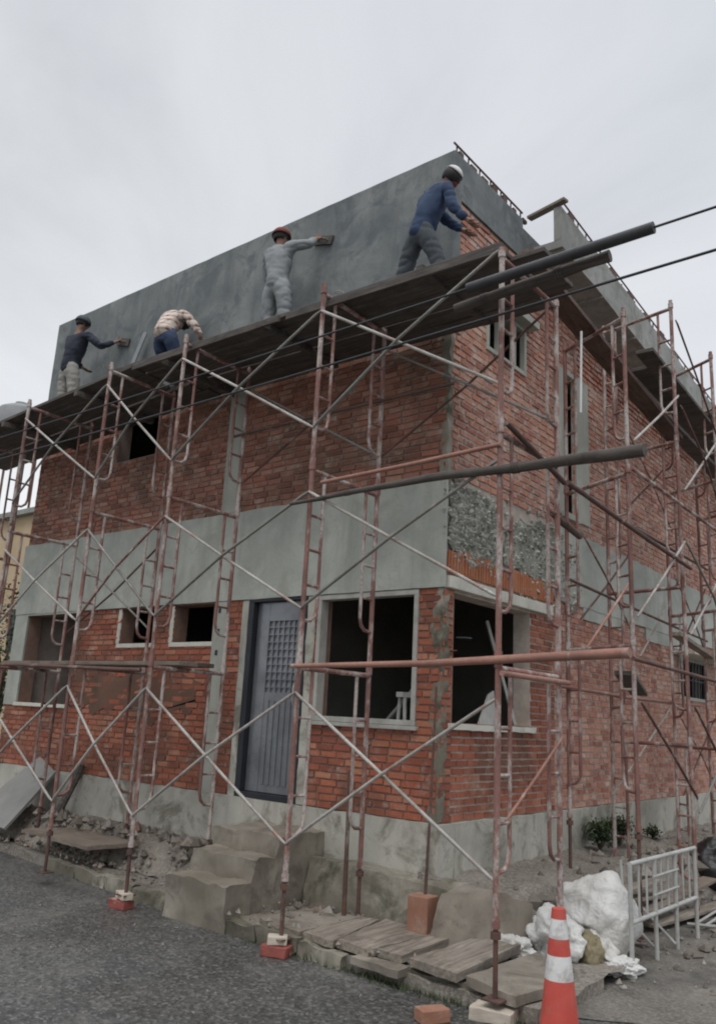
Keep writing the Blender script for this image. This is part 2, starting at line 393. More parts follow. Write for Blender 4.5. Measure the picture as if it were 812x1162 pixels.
def blob_sheet(name, pts, z, mat, amp=.12, n=10, seed=1):
    poly = []
    for i, p in enumerate(pts):
        q = pts[(i + 1) % len(pts)]
        for k in range(n):
            t = k / n; c = V((p[0] + (q[0] - p[0]) * t, p[1] + (q[1] - p[1]) * t, 0))
            c += noise.noise_vector(c * 2.3 + V((seed, 0, 0))) * amp; poly.append((c.x, c.y))
    mb = MB(); mb.add([(x, y, z) for x, y in poly], [tuple(range(len(poly)))])
    return mb.build(name, mat)
tag(blob_sheet('muddy_ground', [(.3, -.6), (1.6, -1.0), (2.6, -.5), (3.2, 2.0), (4.2, 6.0), (4.5, 14.), (.2, 14.)], -.894, 'mud'), kind='structure')

# raised pavement strip along the front with its kerb lip
kerb_line = [(-9.0, -.55), (-6.2, -.72), (-4.4, -.88), (-3.2, -.98), (-2.1, -1.10), (-.8, -1.24), (.1, -1.28), (1.62, -1.33)]
mb = MB()
for (xa, ya), (xb, yb) in zip(kerb_line, kerb_line[1:]):
    mb.add([(xa, ya, -.93), (xb, yb, -.93), (xb, .1, -.93), (xa, .1, -.93), (xa, ya, -.81), (xb, yb, -.81), (xb, .1, -.81), (xa, .1, -.81)],
           [(0, 1, 5, 4), (4, 5, 6, 7)])
mb.add([(1.62, -1.36, -.93), (1.62, -.35, -.93), (1.62, -1.36, -.81), (1.62, -.35, -.81)], [(0, 1, 3, 2)])
o = mb.build('pavement', 'earth'); bmesh_weld = bmesh.new(); bmesh_weld.from_mesh(o.data)
bmesh.ops.remove_doubles(bmesh_weld, verts=bmesh_weld.verts, dist=.001); bmesh_weld.to_mesh(o.data); bmesh_weld.free()
long_box_cut(o, .16); roughen(o, 0, .03, 4, 2); tag(o, kind='structure')
mb = MB()
for (xa, ya), (xb, yb) in zip(kerb_line[2:-1], kerb_line[3:-1]):
    k = 2
    for i in range(k):
        a, b = i / k, (i + .97) / k
        mb.bar((xa + (xb - xa) * a, ya + (yb - ya) * a - .03, -.845 + R_.uniform(-.02, .02)), (xa + (xb - xa) * b, ya + (yb - ya) * b - .03, -.845 + R_.uniform(-.02, .02)), .09, .13)
o = mb.build('kerb', 'retain'); long_box_cut(o, .07); roughen(o, 0, .03, 7, 4); tag(o, kind='structure')

# earth bench against both walls
mb = MB(); mb.add([(-9, -.62, -.80), (-2.02, -.62, -.80), (-2.02, .05, -.80), (-9, .05, -.80), (-9, -.36, -.50), (-2.02, -.36, -.50), (-2.02, .05, -.46), (-9, .05, -.46)],
                  [(0, 1, 5, 4), (4, 5, 6, 7), (1, 2, 6, 5), (0, 4, 7, 3)])
o = mb.build('earth_bank', 'earth'); long_box_cut(o, .12); roughen(o, 0, .06, 3, 5); tag(o, kind='structure')
mb = MB(); mb.add([(-.05, -.30, -.95), (1.1, -.12, -.95), (1.05, 11, -.95), (-.05, 11, -.95), (-.05, -.22, -.43), (.78, -.02, -.46), (.82, 11, -.46), (-.05, 11, -.42)],
                  [(0, 1, 5, 4), (4, 5, 6, 7), (1, 2, 6, 5)])
o = mb.build('side_earth_bank', 'earth'); long_box_cut(o, .13); roughen(o, 0, .06, 3, 8); tag(o, kind='structure')

# loose stones: nobody could count them
mb = MB()
def stone(mb, c, r):
    vs = []; fs = [(0, 2, 4), (2, 1, 4), (1, 3, 4), (3, 0, 4), (2, 0, 5), (1, 2, 5), (3, 1, 5), (0, 3, 5)]
    for d in ((1, 0, 0), (-1, 0, 0), (0, 1, 0), (0, -1, 0), (0, 0, 1), (0, 0, -1)):
        vs.append(V(c) + V(d) * r * R_.uniform(.6, 1.25) + V((R_.uniform(-.3, .3), R_.uniform(-.3, .3), 0)) * r)
    mb.add(vs, fs)
for _ in range(240):
    x = R_.uniform(-6.2, -2.1); y = R_.uniform(-.62, -.05); z = -.5 if y > -.36 else -.5 - (-.36 - y) * 1.1
    stone(mb, (x, y, z + .02), R_.choice([.018, .025, .03, .045, .06]))
for _ in range(150):
    x = R_.uniform(-6.5, -2.1); stone(mb, (x, R_.uniform(-.9, -.6) if x < -4 else R_.uniform(-1.0, -.6), -.75), R_.choice([.012, .02, .03]))
for _ in range(120): stone(mb, (R_.uniform(.05, .85), R_.uniform(.1, 7), -.44), R_.choice([.015, .025, .04, .05]))
for _ in range(150): stone(mb, (R_.uniform(.9, 2.4), R_.uniform(-.3, 4), -.89), R_.choice([.01, .015, .025, .035]))
for _ in range(260): stone(mb, (R_.uniform(-6, 2.4), R_.uniform(-3.4, -1.45), -.9), R_.choice([.004, .005, .007, .009, .011]))
for _ in range(130): stone(mb, (R_.uniform(-1.2, 1.5), R_.uniform(-1.3, -.4), -.75), R_.choice([.012, .02, .03]))
for _ in range(90): stone(mb, (R_.uniform(.55, 1.02), R_.uniform(-.05, 6), R_.uniform(-.72, -.48)), R_.choice([.03, .05, .07, .09]))
for _ in range(40): stone(mb, (R_.uniform(.9, 1.9), R_.uniform(-.2, 4), -.88), R_.choice([.02, .03, .05]))
for _ in range(60): stone(mb, (R_.uniform(-5.6, -2.2), R_.uniform(-.55, -.15), -.47), R_.choice([.04, .055, .075]))
for _ in range(30): stone(mb, (R_.uniform(-1.1, .5), R_.uniform(-.62, -.42), -.76), R_.choice([.03, .045, .06]))
tag(mb.build('rubble', 'stone'), 'small stones and broken mortar lying round the foot of the walls', kind='stuff')
mb = MB()
for _ in range(520):
    x = R_.uniform(-.9, 1.7); yk = -1.24 - (x + .8) * .05
    c = V((x, yk - abs(R_.gauss(0, .05)) - .01, -.895)); a = R_.uniform(0, 6.28); h = R_.uniform(.015, .06)
    w = V((math.cos(a), math.sin(a), 0)) * .006; t = c + V((R_.uniform(-.02, .02), R_.uniform(-.03, .01), h))
    mb.add([c - w, c + w, t], [(0, 1, 2)])
tag(mb.build('moss', 'leaf'), 'low green moss and grass growing along the pavement edge', kind='stuff')

# ------------------------------------------------------------------ the building
Wd, Dp = 7.44, 10.6
house = root('brick_building', (0, 0, 0), 'unfinished two storey red brick building with bare cement bands behind the scaffolding', 'building')

opF_low = [(-7.12, -5.86, .84, 2.06), (-4.88, -4.22, 1.63, 2.07), (-3.83, -3.14, 1.63, 2.07), (-2.54, -1.66, .02, 2.10), (-1.51, -.26, .83, 2.07)]
opF_up = [(-5.45, -4.58, 4.14, 5.0)]
opS_low = [(.17, 1.74, .86, 2.06), (6.6, 7.95, 1.42, 1.99)]
opS_up = [(.72, 1.58, 4.80, 5.34), (2.6, 2.93, 3.4, 5.2)]
roofz = lambda y: 6.24 if y < 1.4 else 6.24 - .092 * (y - 1.4)

# front, ground floor
mb = MB()
for u0, u1, v0, v1 in cells(-Wd, -.0, -.0, 2.1, opF_low): pbox(mb, FRONT, u0, u1, v0, v1, -.2, 0, 0)
bricks(mb, FRONT, -5.84, -.015, .005, 2.09, opF_low + [(-3.12, -2.86, 0, 2.1)], 1)
bricks(mb, FRONT, -Wd, -5.84, .005, .80, [], 1)
mb.build('lower_front_wall', ['mortar_low', 'brick_low'], house)
# front, first floor
mb = MB()
for u0, u1, v0, v1 in cells(-Wd, 0, 2.1, 6.7, opF_up): pbox(mb, FRONT, u0, u1, v0, v1, -.2, 0, 0)
bricks(mb, FRONT, -Wd + .02, -.0, 3.13, 4.74, opF_up + [(-3.16, -2.88, 3, 4.8)], 1)
mb.build('upper_front_wall', ['mortar_up', 'brick_up'], house)
# side, both floors
mb = MB()
for u0, u1, v0, v1 in cells(.2, Dp, -.0, 2.6, opS_low): pbox(mb, SIDE, u0, u1, v0, v1, -.2, 0, 0)
bricks(mb, SIDE, .0, 2.3, .005, 2.08, opS_low, 2)
bricks(mb, SIDE, 2.3, Dp, .005, 2.62, opS_low, 1)
mb.build('lower_side_wall', ['mortar_side', 'brick_side', 'brick_low'], house)
mb = MB()
for u0, u1, v0, v1 in cells(.2, Dp, 2.6, 5.38, [(.72, 2.0, 4.8, 5.34), (2.6, 3.5, 3.4, 5.2)]): pbox(mb, SIDE, u0, u1, v0, v1, -.2, 0, 0)
mb.box((-.2, .2, 5.38), (0, 3, 6.0))
bricks(mb, SIDE, .02, Dp, 3.2, 6.24, opS_up, 1, course=.076, joint=.020, depth=.012, jit=.006, top=roofz)
mb.build('upper_side_wall', ['mortar_side', 'brick_side'], house)
# rear and left walls, floors and roof: they close the rooms so that the openings read dark
mb = MB(); mb.box((-Wd, Dp - .2, 0), (-.2, Dp, 5.25)); mb.box((-Wd, .2, 0), (-Wd + .2, Dp - .2, 5.25)); mb.box((-Wd, .2, 5.25), (-Wd + .2, 5, 5.95)); mb.build('rear_walls', 'mortar_side', house)
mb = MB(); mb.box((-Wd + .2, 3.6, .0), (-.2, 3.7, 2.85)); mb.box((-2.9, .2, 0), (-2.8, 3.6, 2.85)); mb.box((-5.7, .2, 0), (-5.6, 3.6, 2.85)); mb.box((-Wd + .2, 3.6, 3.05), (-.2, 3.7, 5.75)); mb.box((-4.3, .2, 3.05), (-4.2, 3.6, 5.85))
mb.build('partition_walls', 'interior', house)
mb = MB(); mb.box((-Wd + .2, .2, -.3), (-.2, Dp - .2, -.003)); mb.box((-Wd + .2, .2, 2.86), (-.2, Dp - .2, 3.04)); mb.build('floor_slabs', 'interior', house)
mb = MB(); mb.add([(-Wd, .2, 5.95), (-.01, .2, 5.95), (-.01, Dp, 5.2), (-Wd, Dp, 5.2), (-Wd, .2, 6.1), (-.01, .2, 6.1), (-.01, Dp, 5.35), (-Wd, Dp, 5.35)],
                  [(0, 3, 2, 1), (4, 5, 6, 7), (0, 1, 5, 4), (1, 2, 6, 5), (2, 3, 7, 6), (3, 0, 4, 7)])
mb.build('roof', 'gutter', house)

# plinth
mb = MB(); mb.box((-Wd - .02, -.055, -.95), (.055, .2, -.004))
o = mb.build('plinth', 'plinth', house); long_box_cut(o, .11); roughen(o, 0, .012, 5, 3)
mb = MB(); mb.box((-.15, .205, -.95), (.055, Dp, -.004)); o = mb.build('side_plinth', 'plinth', house); long_box_cut(o, .15); roughen(o, 0, .012, 5, 6)

# cement band over the ground floor, grey margin round the left window, parapet
mb = MB(); pbox(mb, FRONT, -Wd - .02, .035, 2.085, 3.125, .004, .038)
o = mb.build('cement_band', 'cement', house); long_box_cut(o, .12); roughen(o, 0, .006, 6, 4)
mb = MB()
for u0, u1, v0, v1 in cells(-Wd - .015, -5.845, .80, 2.082, [(-7.12, -5.86, .84, 2.06)]): pbox(mb, FRONT, u0, u1, v0, v1, .003, .03)
mb.build('window_margin', 'cement', house)
mb = MB(); pbox(mb, FRONT, -Wd - .02, .03, 4.745, 6.775, -.12, .032); o = mb.build('parapet', 'parapet', house); long_box_cut(o, .2); roughen(o, 0, .004, 4, 9)
mb = MB(); mb.box((.004, -.028, 6.245), (.03, 1.5, 6.772)); mb.box((-.2, .14, 5.9), (.002, 3.0, 6.70)); mb.build('ring_beam', 'parapet', house)
# concrete columns in the walls
mb = MB(); pbox(mb, FRONT, -3.10, -2.87, -.04, 2.08, .003, .03)
for z in (1.98, 1.74, 1.50): pbox(mb, FRONT, -3.03, -2.985, z - .03, z + .03, .02, .034, 1)
mb.build('concrete_column', ['concrete', 'steel_dark'], house, bevel=.004)
mb = MB(); pbox(mb, FRONT, -3.14, -2.90, 3.13, 4.74, .003, .034); mb.build('concrete_column', 'concrete', house, bevel=.004)
mb = MB(); pbox(mb, FRONT, -.10, .012, .0, 2.08, -.09, .008); pbox(mb, FRONT, -.055, .026, 3.13, 4.74, -.05, .018)
o = mb.build('corner_column', 'retain', house); long_box_cut(o, .05); roughen(o, 0, .028, 9, 2)
def smear(pl, pts, d, seed, amp=.05):  # thin sheet with a ragged outline on a wall plane
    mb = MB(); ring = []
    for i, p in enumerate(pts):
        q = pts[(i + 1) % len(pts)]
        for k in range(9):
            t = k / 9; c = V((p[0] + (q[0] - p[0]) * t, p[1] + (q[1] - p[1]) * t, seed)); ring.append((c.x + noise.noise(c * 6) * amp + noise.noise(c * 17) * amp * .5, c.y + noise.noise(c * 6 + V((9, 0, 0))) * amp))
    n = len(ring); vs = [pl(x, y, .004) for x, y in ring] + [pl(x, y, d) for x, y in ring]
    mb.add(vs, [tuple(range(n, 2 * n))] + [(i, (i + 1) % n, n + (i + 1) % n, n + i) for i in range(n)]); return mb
M['brown_patch'] = plaster_mat('brown_wall_patch', [(.10, .056, .038), (.145, .085, .058), (.22, .125, .085)], (.09, .052, .036), (.19, .085, .053))
smear(FRONT, [(-5.72, .86), (-4.9, .74), (-4.0, .70), (-3.3, .86), (-3.28, 1.20), (-4.4, 1.27), (-5.7, 1.22)], .0135, 2., .16).build('brown_wall_patch', 'brown_patch', house)  # darker brown ragged patch over the lower left bricks
# door reveal jamb
mb = MB(); pbox(mb, FRONT, -1.655, -1.545, .0, 2.08, .003, .022); pbox(mb, FRONT, -2.64, -2.545, .0, 2.08, .003, .02); o = mb.build('door_jamb', 'plinth', house); long_box_cut(o, .08); roughen(o, 0, .007, 9, 3)

# side render: pitted patches near the corner, smooth band further on, clay tile course, lintel
def ragged(pl, pts, d, seed, amp):
    ring = []
    for i, p in enumerate(pts):
        q = pts[(i + 1) % len(pts)]
        for k in range(12):
            t = k / 12; c = V((p[0] + (q[0] - p[0]) * t, p[1] + (q[1] - p[1]) * t, seed)); ring.append((c.x + noise.noise(c * 7) * amp + noise.noise(c * 19) * amp * .6, c.y + noise.noise(c * 7 + V((9, 0, 0))) * amp + noise.noise(c * 19 + V((4, 0, 0))) * amp * .6))
    n = len(ring); mb = MB(); mb.add([pl(x, y, .003) for x, y in ring] + [pl(x, y, d) for x, y in ring], [tuple(range(n, 2 * n))] + [(i, (i + 1) % n, n + (i + 1) % n, n + i) for i in range(n)]); return mb, ring
def inside(p, ring):
    c = False
    for (x0, y0), (x1, y1) in zip(ring, ring[1:] + ring[:1]):
        if (y0 > p[1]) != (y1 > p[1]) and p[0] < (x1 - x0) * (p[1] - y0) / (y1 - y0) + x0: c = not c
    return c
M['patch'] = brick_mat('thrown_mortar', [(.13, .14, .11), (.36, .36, .31), (.52, .51, .45), (.66, .65, .58), (.22, .23, .19)], (.44, .43, .37), (.5, .7), 8.)
for pts, sd in (([(.05, 2.52), (.40, 2.36), (.86, 2.40), (1.02, 2.62), (1.04, 3.05), (.5, 3.15), (.04, 3.10)], 1.), ([(1.12, 2.50), (1.9, 2.44), (2.3, 2.30), (2.9, 2.26), (2.95, 3.05), (2.2, 3.16), (1.5, 3.02), (1.15, 2.9)], 4.)):
    mb, ring = ragged(SIDE, pts, .026, sd, .06)
    us = [p[0] for p in ring]; vs_ = [p[1] for p in ring]
    for _ in range(1500):
        u = R_.uniform(min(us) - .06, max(us) + .06); v = R_.uniform(min(vs_) - .05, max(vs_) + .05)
        if not inside((u, v), ring) and R_.random() > .12: continue
        r = R_.choice([.010, .016, .022, .03, .038]); c = SIDE(u, v, .022)
        q = []
        for d in ((0, 1, 0), (0, -1, 0), (0, 0, 1), (0, 0, -1), (.8, 0, 0), (-.5, 0, 0)): q.append(V(c) + V(d) * r * R_.uniform(.6, 1.4) + V((0, R_.uniform(-.4, .4), R_.uniform(-.4, .4))) * r)
        mb.add(q, [(0, 2, 4), (2, 1, 4), (1, 3, 4), (3, 0, 4), (2, 0, 5), (1, 2, 5), (3, 1, 5), (0, 3, 5)])
    mb.build('pitted_render_patch', 'patch', house)
mb = MB(); pbox(mb, SIDE, 2.3, 9.0, 2.3, 3.19, .004, .032); pbox(mb, SIDE, 3.1, 4.4, 2.16, 2.3, .004, .026); pbox(mb, SIDE, 5.2, 6.9, 2.12, 2.3, .004, .026)
o = mb.build('side_cement_band', 'cement', house); long_box_cut(o, .14); roughen(o, 0, .012, 5, 6)
mb = MB(); u = .04
while u < 2.26:
    pbox(mb, SIDE, u, u + .19, 2.235, 2.235 + R_.choice([.21, .235, .25]), .0, .028 + R_.uniform(-.006, .006))
    for k in range(3): pbox(mb, SIDE, u + .03 + k * .055, u + .05 + k * .055, 2.24, 2.43, .02, .038 + R_.uniform(-.004, .004))
    u += .203
mb.build('clay_tile_course', 'clay', house)
mb = MB(); pbox(mb, SIDE, .03, 2.2, 2.085, 2.20, -.1, .06); o = mb.build('window_lintel', 'white_conc', house, bevel=.008)
# roof gutter over the side wall, its bars and formwork
mb = MB()
def gz(y, z): return z - .092 * (y - 1.5)
ya, yb = 1.52, Dp
for (x0, x1, z0, z1) in ((.035, .52, 6.26, 6.36), (.42, .52, 6.36, 6.79)):
    vs = [(x0, ya, gz(ya, z0)), (x1, ya, gz(ya, z0)), (x1, yb, gz(yb, z0)), (x0, yb, gz(yb, z0)), (x0, ya, gz(ya, z1)), (x1, ya, gz(ya, z1)), (x1, yb, gz(yb, z1)), (x0, yb, gz(yb, z1))]
    mb.add(vs, [(0, 3, 2, 1), (4, 5, 6, 7), (0, 1, 5, 4), (1, 2, 6, 5), (2, 3, 7, 6), (3, 0, 4, 7)])
for k in range(8):                                                   # shutter joints across the soffit
    y = 1.56 + k * 1.1; mb.box((.04, y, gz(y, 6.235)), (.515, y + .025, gz(y, 6.27)))
gut = mb.build('roof_gutter', 'gutter', house); long_box_cut(gut, .22); roughen(gut, 0, .010, 4, 7, smooth=False)
mb = MB()
for k in range(34):
    y = 1.6 + k * .235; mb.path([(.47, y, gz(y, 6.76)), (.47, y + R_.uniform(-.02, .02), gz(y, 6.79 + R_.uniform(.07, .16)))], .009, 6)
mb.path([(.49, 1.55, gz(1.55, 6.91)), (.495, 4, gz(4, 6.90)), (.49, 9.8, gz(9.8, 6.91))], .012, 6)
for k in range(14): 
    y = 1.75 + k * .62; mb.box((.425, y, gz(y, 6.77)), (.515, y + R_.uniform(.08, .3), gz(y, 6.79) + R_.uniform(.04, .12)))
mb.build('starter_bars', 'rustdark', gut)
mb = MB()
for k in range(7):
    y = .05 + k * .24; mb.path([(.0, y, 6.76), (.0, y, 6.875)], .009, 6); mb.box((-.01, y + .02, 6.772), (.028, y + .02 + R_.uniform(.05, .14), 6.772 + R_.uniform(.03, .08)))
mb.path([(.01, -.02, 6.88), (.01, 1.52, 6.88)], .013, 6)
mb.build('parapet_bars', 'rustdark', house)
mb = MB(); mb.bar((.06, 1.60, 6.83), (.58, 1.51, 6.84), .09, .032); mb.build('formwork_board', 'board_brown', house)
mb = MB(); mb.add([(.028, 1.5, 6.36), (.2, 1.5, 6.36), (.05, 1.5, 6.6), (.028, 1.5, 6.6)], [(0, 1, 2, 3)]); 

# windows and door
def frame_part(name, pl, u0, u1, v0, v1, t, d0, d1, mat, parent):
    mb = MB()
    for r in cells(u0, u1, v0, v1, [(u0 + t, u1 - t, v0 + t, v1 - t)]): pbox(mb, pl, *r, d0, d1)
    return mb.build(name, mat, parent, bevel=.004)
wf = frame_part('window_frame', FRONT, -1.515, -.255, .815, 2.078, .05, -.09, .027, 'white_frame', house)
mb = MB(); pbox(mb, FRONT, -1.56, -.22, .775, .812, -.05, .06); mb.build('window_sill', 'white_frame', house, bevel=.006)
for a, b in ((-4.88, -4.22), (-3.83, -3.14)):
    mb = MB(); pbox(mb, FRONT, a - .05, b + .05, 1.575, 1.628, -.1, .022); pbox(mb, FRONT, a - .07, a - .003, 1.63, 2.07, -.1, .016); mb.build('window_sill', 'white_conc', house, bevel=.005)
mb = MB(); pbox(mb, FRONT, -7.16, -5.82, .79, .838, -.1, .05); mb.build('window_sill', 'white_conc', house, bevel=.006)
mb = MB(); pbox(mb, SIDE, .12, 1.80, .80, .855, -.12, .045); o = mb.build('window_sill', 'white_conc', house); long_box_cut(o, .08); roughen(o, 0, .008, 9, 2)
mb = MB(); pbox(mb, SIDE, 1.58, 2.05, 4.75, 5.37, -.035, -.002); pbox(mb, SIDE, 2.935, 3.55, 3.35, 5.25, -.035, -.002); mb.build('infill_panel', 'mortar_side', house)
wf2 = frame_part('window_frame', SIDE, .70, 1.60, 4.77, 5.37, .05, -.035, .03, 'concrete', house)
for a, b in ((.95, 1.02), (1.30, 1.36)):
    mb = MB(); pbox(mb, SIDE, a, b, 4.82, 5.32, -.03, .02); mb.build('mullion', 'concrete', wf2)
mb = MB(); mb.box((.03, .6, 5.36), (.16, 1.68, 5.44)); mb.build('window_hood', 'concrete', house, bevel=.006)
mb = MB(); pbox(mb, SIDE, 2.34, 2.595, 3.35, 5.25, .003, .034); pbox(mb, SIDE, 2.935, 3.32, 3.35, 5.27, .003, .034); pbox(mb, SIDE, 2.595, 2.935, 5.205, 5.27, -.03, .034); pbox(mb, SIDE, 2.5, 3.0, 3.32, 3.395, -.03, .06)
mb.build('slit_window_surround', 'concrete', house, bevel=.005)
wf3 = frame_part('window_frame', SIDE, 6.55, 8.0, 1.38, 2.03, .05, -.08, .03, 'concrete', house)
mb = MB()
for k in range(9): mb.path([(-.02, 6.68 + k * .15, 1.42), (.0, 6.68 + k * .15, 1.99)], .012, 6)
mb.path([(-.01, 6.6, 1.7), (-.01, 7.95, 1.7)], .012, 6); mb.build('window_bars', 'steel_dark', wf3)
mb = MB(); mb.box((.03, 6.3, 2.03), (.35, 8.4, 2.09)); mb.build('window_canopy', 'white_conc', house, bevel=.006)

door = MB()
for a, b in ((-2.455, -2.27), (-1.85, -1.745)): pbox(door, FRONT, a, b, .06, 2.05, -.09, -.045)
pbox(door, FRONT, -2.27, -1.85, .06, 1.08, -.09, -.05); pbox(door, FRONT, -2.27, -1.85, 1.84, 2.05, -.09, -.045)
for k in range(5): pbox(door, FRONT, -2.235 + k * .08, -2.19 + k * .08, .14, 1.0, -.055, -.038)
dr = door.build('door', 'steel_door', house, bevel=.004); dr['label'] = 'blue grey steel door with a grilled upper pane'
mb = MB(); pbox(mb, FRONT, -2.268, -1.852, 1.082, 1.838, -.085, -.075); mb.build('pane', 'pane', dr)
mb = MB()
for k in range(5): pbox(mb, FRONT, -2.21 + k * .076, -2.195 + k * .076, 1.08, 1.84, -.07, -.05)
for k in range(9): pbox(mb, FRONT, -2.27, -1.85, 1.13 + k * .08, 1.142 + k * .08, -.073, -.053)
mb.build('grille', 'steel_door', dr)
mb = MB(); mb.path([(-1.80, .045, .95), (-1.80, .0, .95), (-1.80, -.01, 1.0), (-1.80, -.01, 1.12), (-1.80, .0, 1.17), (-1.80, .045, 1.17)], .011, 8); mb.build('handle', 'galv', dr, smooth=True)
mb = MB()
for r in cells(-2.538, -1.662, .0, 2.098, [(-2.46, -1.74, .055, 2.05)]): pbox(mb, FRONT, *r, -.12, .026)
mb.build('door_frame', 'steel_dark', house, bevel=.004)

# ------------------------------------------------------------------ steps, retaining wall, slabs at the foot of the wall
st = MB()
st.box((-2.06, -.70, -.95), (-1.22, -.06, -.20)); st.box((-2.00, -1.00, -.95), (-1.21, -.70, -.37)); st.box((-1.98, -1.30, -.95), (-1.20, -1.00, -.55))
o = st.build('stairs', 'stair'); long_box_cut(o, .055); roughen(o, 0, .026, 5, 1)
tag(o, 'three rough grey cement steps leading up to the steel door', 'stairs')
mb = MB(); mb.add([(-1.19, -.42, -.95), (.36, -.42, -.95), (.36, -.06, -.95), (-1.19, -.06, -.95), (-1.19, -.26, -.40), (.36, -.30, -.45), (.36, -.06, -.42), (-1.19, -.06, -.41)],
                  [(0, 3, 2, 1), (4, 5, 6, 7), (0, 1, 5, 4), (1, 2, 6, 5), (2, 3, 7, 6), (3, 0, 4, 7)])
o = mb.build('retaining_wall', 'retain'); long_box_cut(o, .08); roughen(o, 0, .03, 4, 6)
tag(o, 'low damp mossy cement footing wall between the steps and the corner', 'wall'); o['kind'] = 'thing'

def cover(poly, z, th, tilt, mat, label, group, seed, name='cover_slab', cat='slab', zoff=0.):
    ax = sum(p[0] for p in poly) / len(poly); ay = sum(p[1] for p in poly) / len(poly); poly = [(ax + (p[0] - ax) * 1.06, ay + (p[1] - ay) * 1.12) for p in poly]
    mb = MB(); mb.prism(poly, z - th, z); o = mb.build(name, mat)
    cx = sum(p[0] for p in poly) / len(poly); cy = sum(p[1] for p in poly) / len(poly)
    for v in o.data.vertices: v.co.z += (v.co.x - cx) * tilt[0] + (v.co.y - cy) * tilt[1]
    long_box_cut(o, .09); roughen(o, 0, .008, 9, seed, smooth=True)
    return tag(o, label, cat, group)
G = 'slabs and boards laid along the pavement'
cover([(-.95, -1.10), (-.64, -1.22), (-.57, -.62), (-.90, -.54)], -.755, .05, (0, .02), 'slab', 'dark damp cover slab nearest the steps', G, 11)
cover([(-.60, -1.18), (-.42, -1.21), (-.36, -.62), (-.55, -.60)], -.74, .05, (0, .03), 'slab', 'small brown cover slab second from the steps', G, 12)
cover([(-.38, -1.20), (-.06, -1.24), (-.20, -.56), (-.33, -.60)], -.735, .05, (0, .03), 'board_grey', 'narrow grey cover board third from the steps', G, 18)
cover([(-.02, -1.22), (.28, -1.25), (.36, -.60), (-.14, -.54)], -.725, .055, (.01, .02), 'board_grey', 'broad pale cover board lying below the stained footing wall', G, 13)
cover([(.33, -1.18), (.55, -1.22), (.56, -.34), (.40, -.50)], -.715, .05, (.05, .03), 'board_grey', 'narrow cover board set beside the orange terracotta block', G, 14)
cover([(.66, -1.25), (1.05, -1.31), (1.04, -.50), (.73, -.44)], -.70, .055, (.01, .03), 'board_grey', 'pale square board with a dark gap behind, left of the corner pole foot', G, 15)
cover([(1.12, -1.28), (1.50, -1.36), (1.60, -.86), (1.20, -.52)], -.725, .06, (-.04, .03), 'slab', 'mud streaked slab at the kerb end beside the traffic cone', G, 16)
cover([(.20, -1.36), (.62, -1.40), (.62, -1.28), (.22, -1.25)], -.78, .05, (0, .03), 'slab', 'thin edge slab tucked under the boards at the kerb', G, 19)
mb = MB(); mb.box((.64, -1.26, -.9), (1.50, -.55, -.79)); o = mb.build('slab_support', 'retain'); long_box_cut(o, .08); roughen(o, 0, .02, 6, 17)
tag(o, 'dark mossy concrete base under the boards at the kerb end', 'concrete base')
# broken footing and block at the corner
mb = MB(); mb.add([(.42, -.74, -.80), (.80, -.62, -.84), (1.0, -.18, -.84), (.46, -.26, -.80), (.44, -.60, -.42), (.74, -.44, -.36), (.98, -.16, -.44), (.46, -.24, -.38)],
                  [(0, 3, 2, 1), (4, 5, 6, 7), (0, 1, 5, 4), (1, 2, 6, 5), (2, 3, 7, 6), (3, 0, 4, 7)])
o = mb.build('concrete_chunk', 'slab'); long_box_cut(o, .06); roughen(o, 0, .035, 5, 21); tag(o, 'big broken lump of concrete leaning at the corner of the building', 'concrete lump')
mb = MB(); mb.box((.17, -.66, -.76), (.36, -.50, -.46)); o = mb.build('terracotta_block', 'terracotta', bevel=.008); tag(o, 'upright orange terracotta block at the foot of the building corner', 'block')
mb = MB(); mb.path([(.265, -.55, -.46), (.262, -.50, .3), (.258, -.46, 1.15)], [.014, .011, .009], 8); tag(mb.build('steel_rod', 'rustdark', smooth=True), 'thin dark steel rod standing upright before the building corner', 'rod')
mb = MB(); mb.path([(-.49, -.62, -.74), (-.50, -.62, .42)], [.020, .017], 8); tag(mb.build('short_pole', 'rustdark', smooth=True), 'short rusty upright pole under the big front window', 'pole')

# sheet and boards on the left
mb = MB(); mb.add([(-6.56, -.78, -.62), (-5.50, -.84, -.64), (-5.75, -.10, -.03), (-6.19, -.08, .13)], [(0, 1, 2, 3)]); o = mb.build('grey_sheet', 'sheet_grey')
s = o.modifiers.new('Solid', 'SOLIDIFY'); s.thickness = .035; tag(o, 'grey fibre sheet propped on the earth bank against the left wall', 'sheet')
cover([(-5.1, -.80), (-3.62, -.98), (-3.45, -.55), (-4.75, -.38)], -.555, .04, (.02, .05), 'board_brown', 'muddy brown mixing board on the earth bank left of the steps', None, 31, 'mixing_board', 'board')
mb = MB(); mb.path([(-5.30, -.30, -.45), (-5.28, -.10, .0), (-5.27, -.075, .12)], .05, 8); tag(mb.build('timber_post', 'plank_dark'), 'short dark timber post against the plinth beside the grey sheet', 'post')

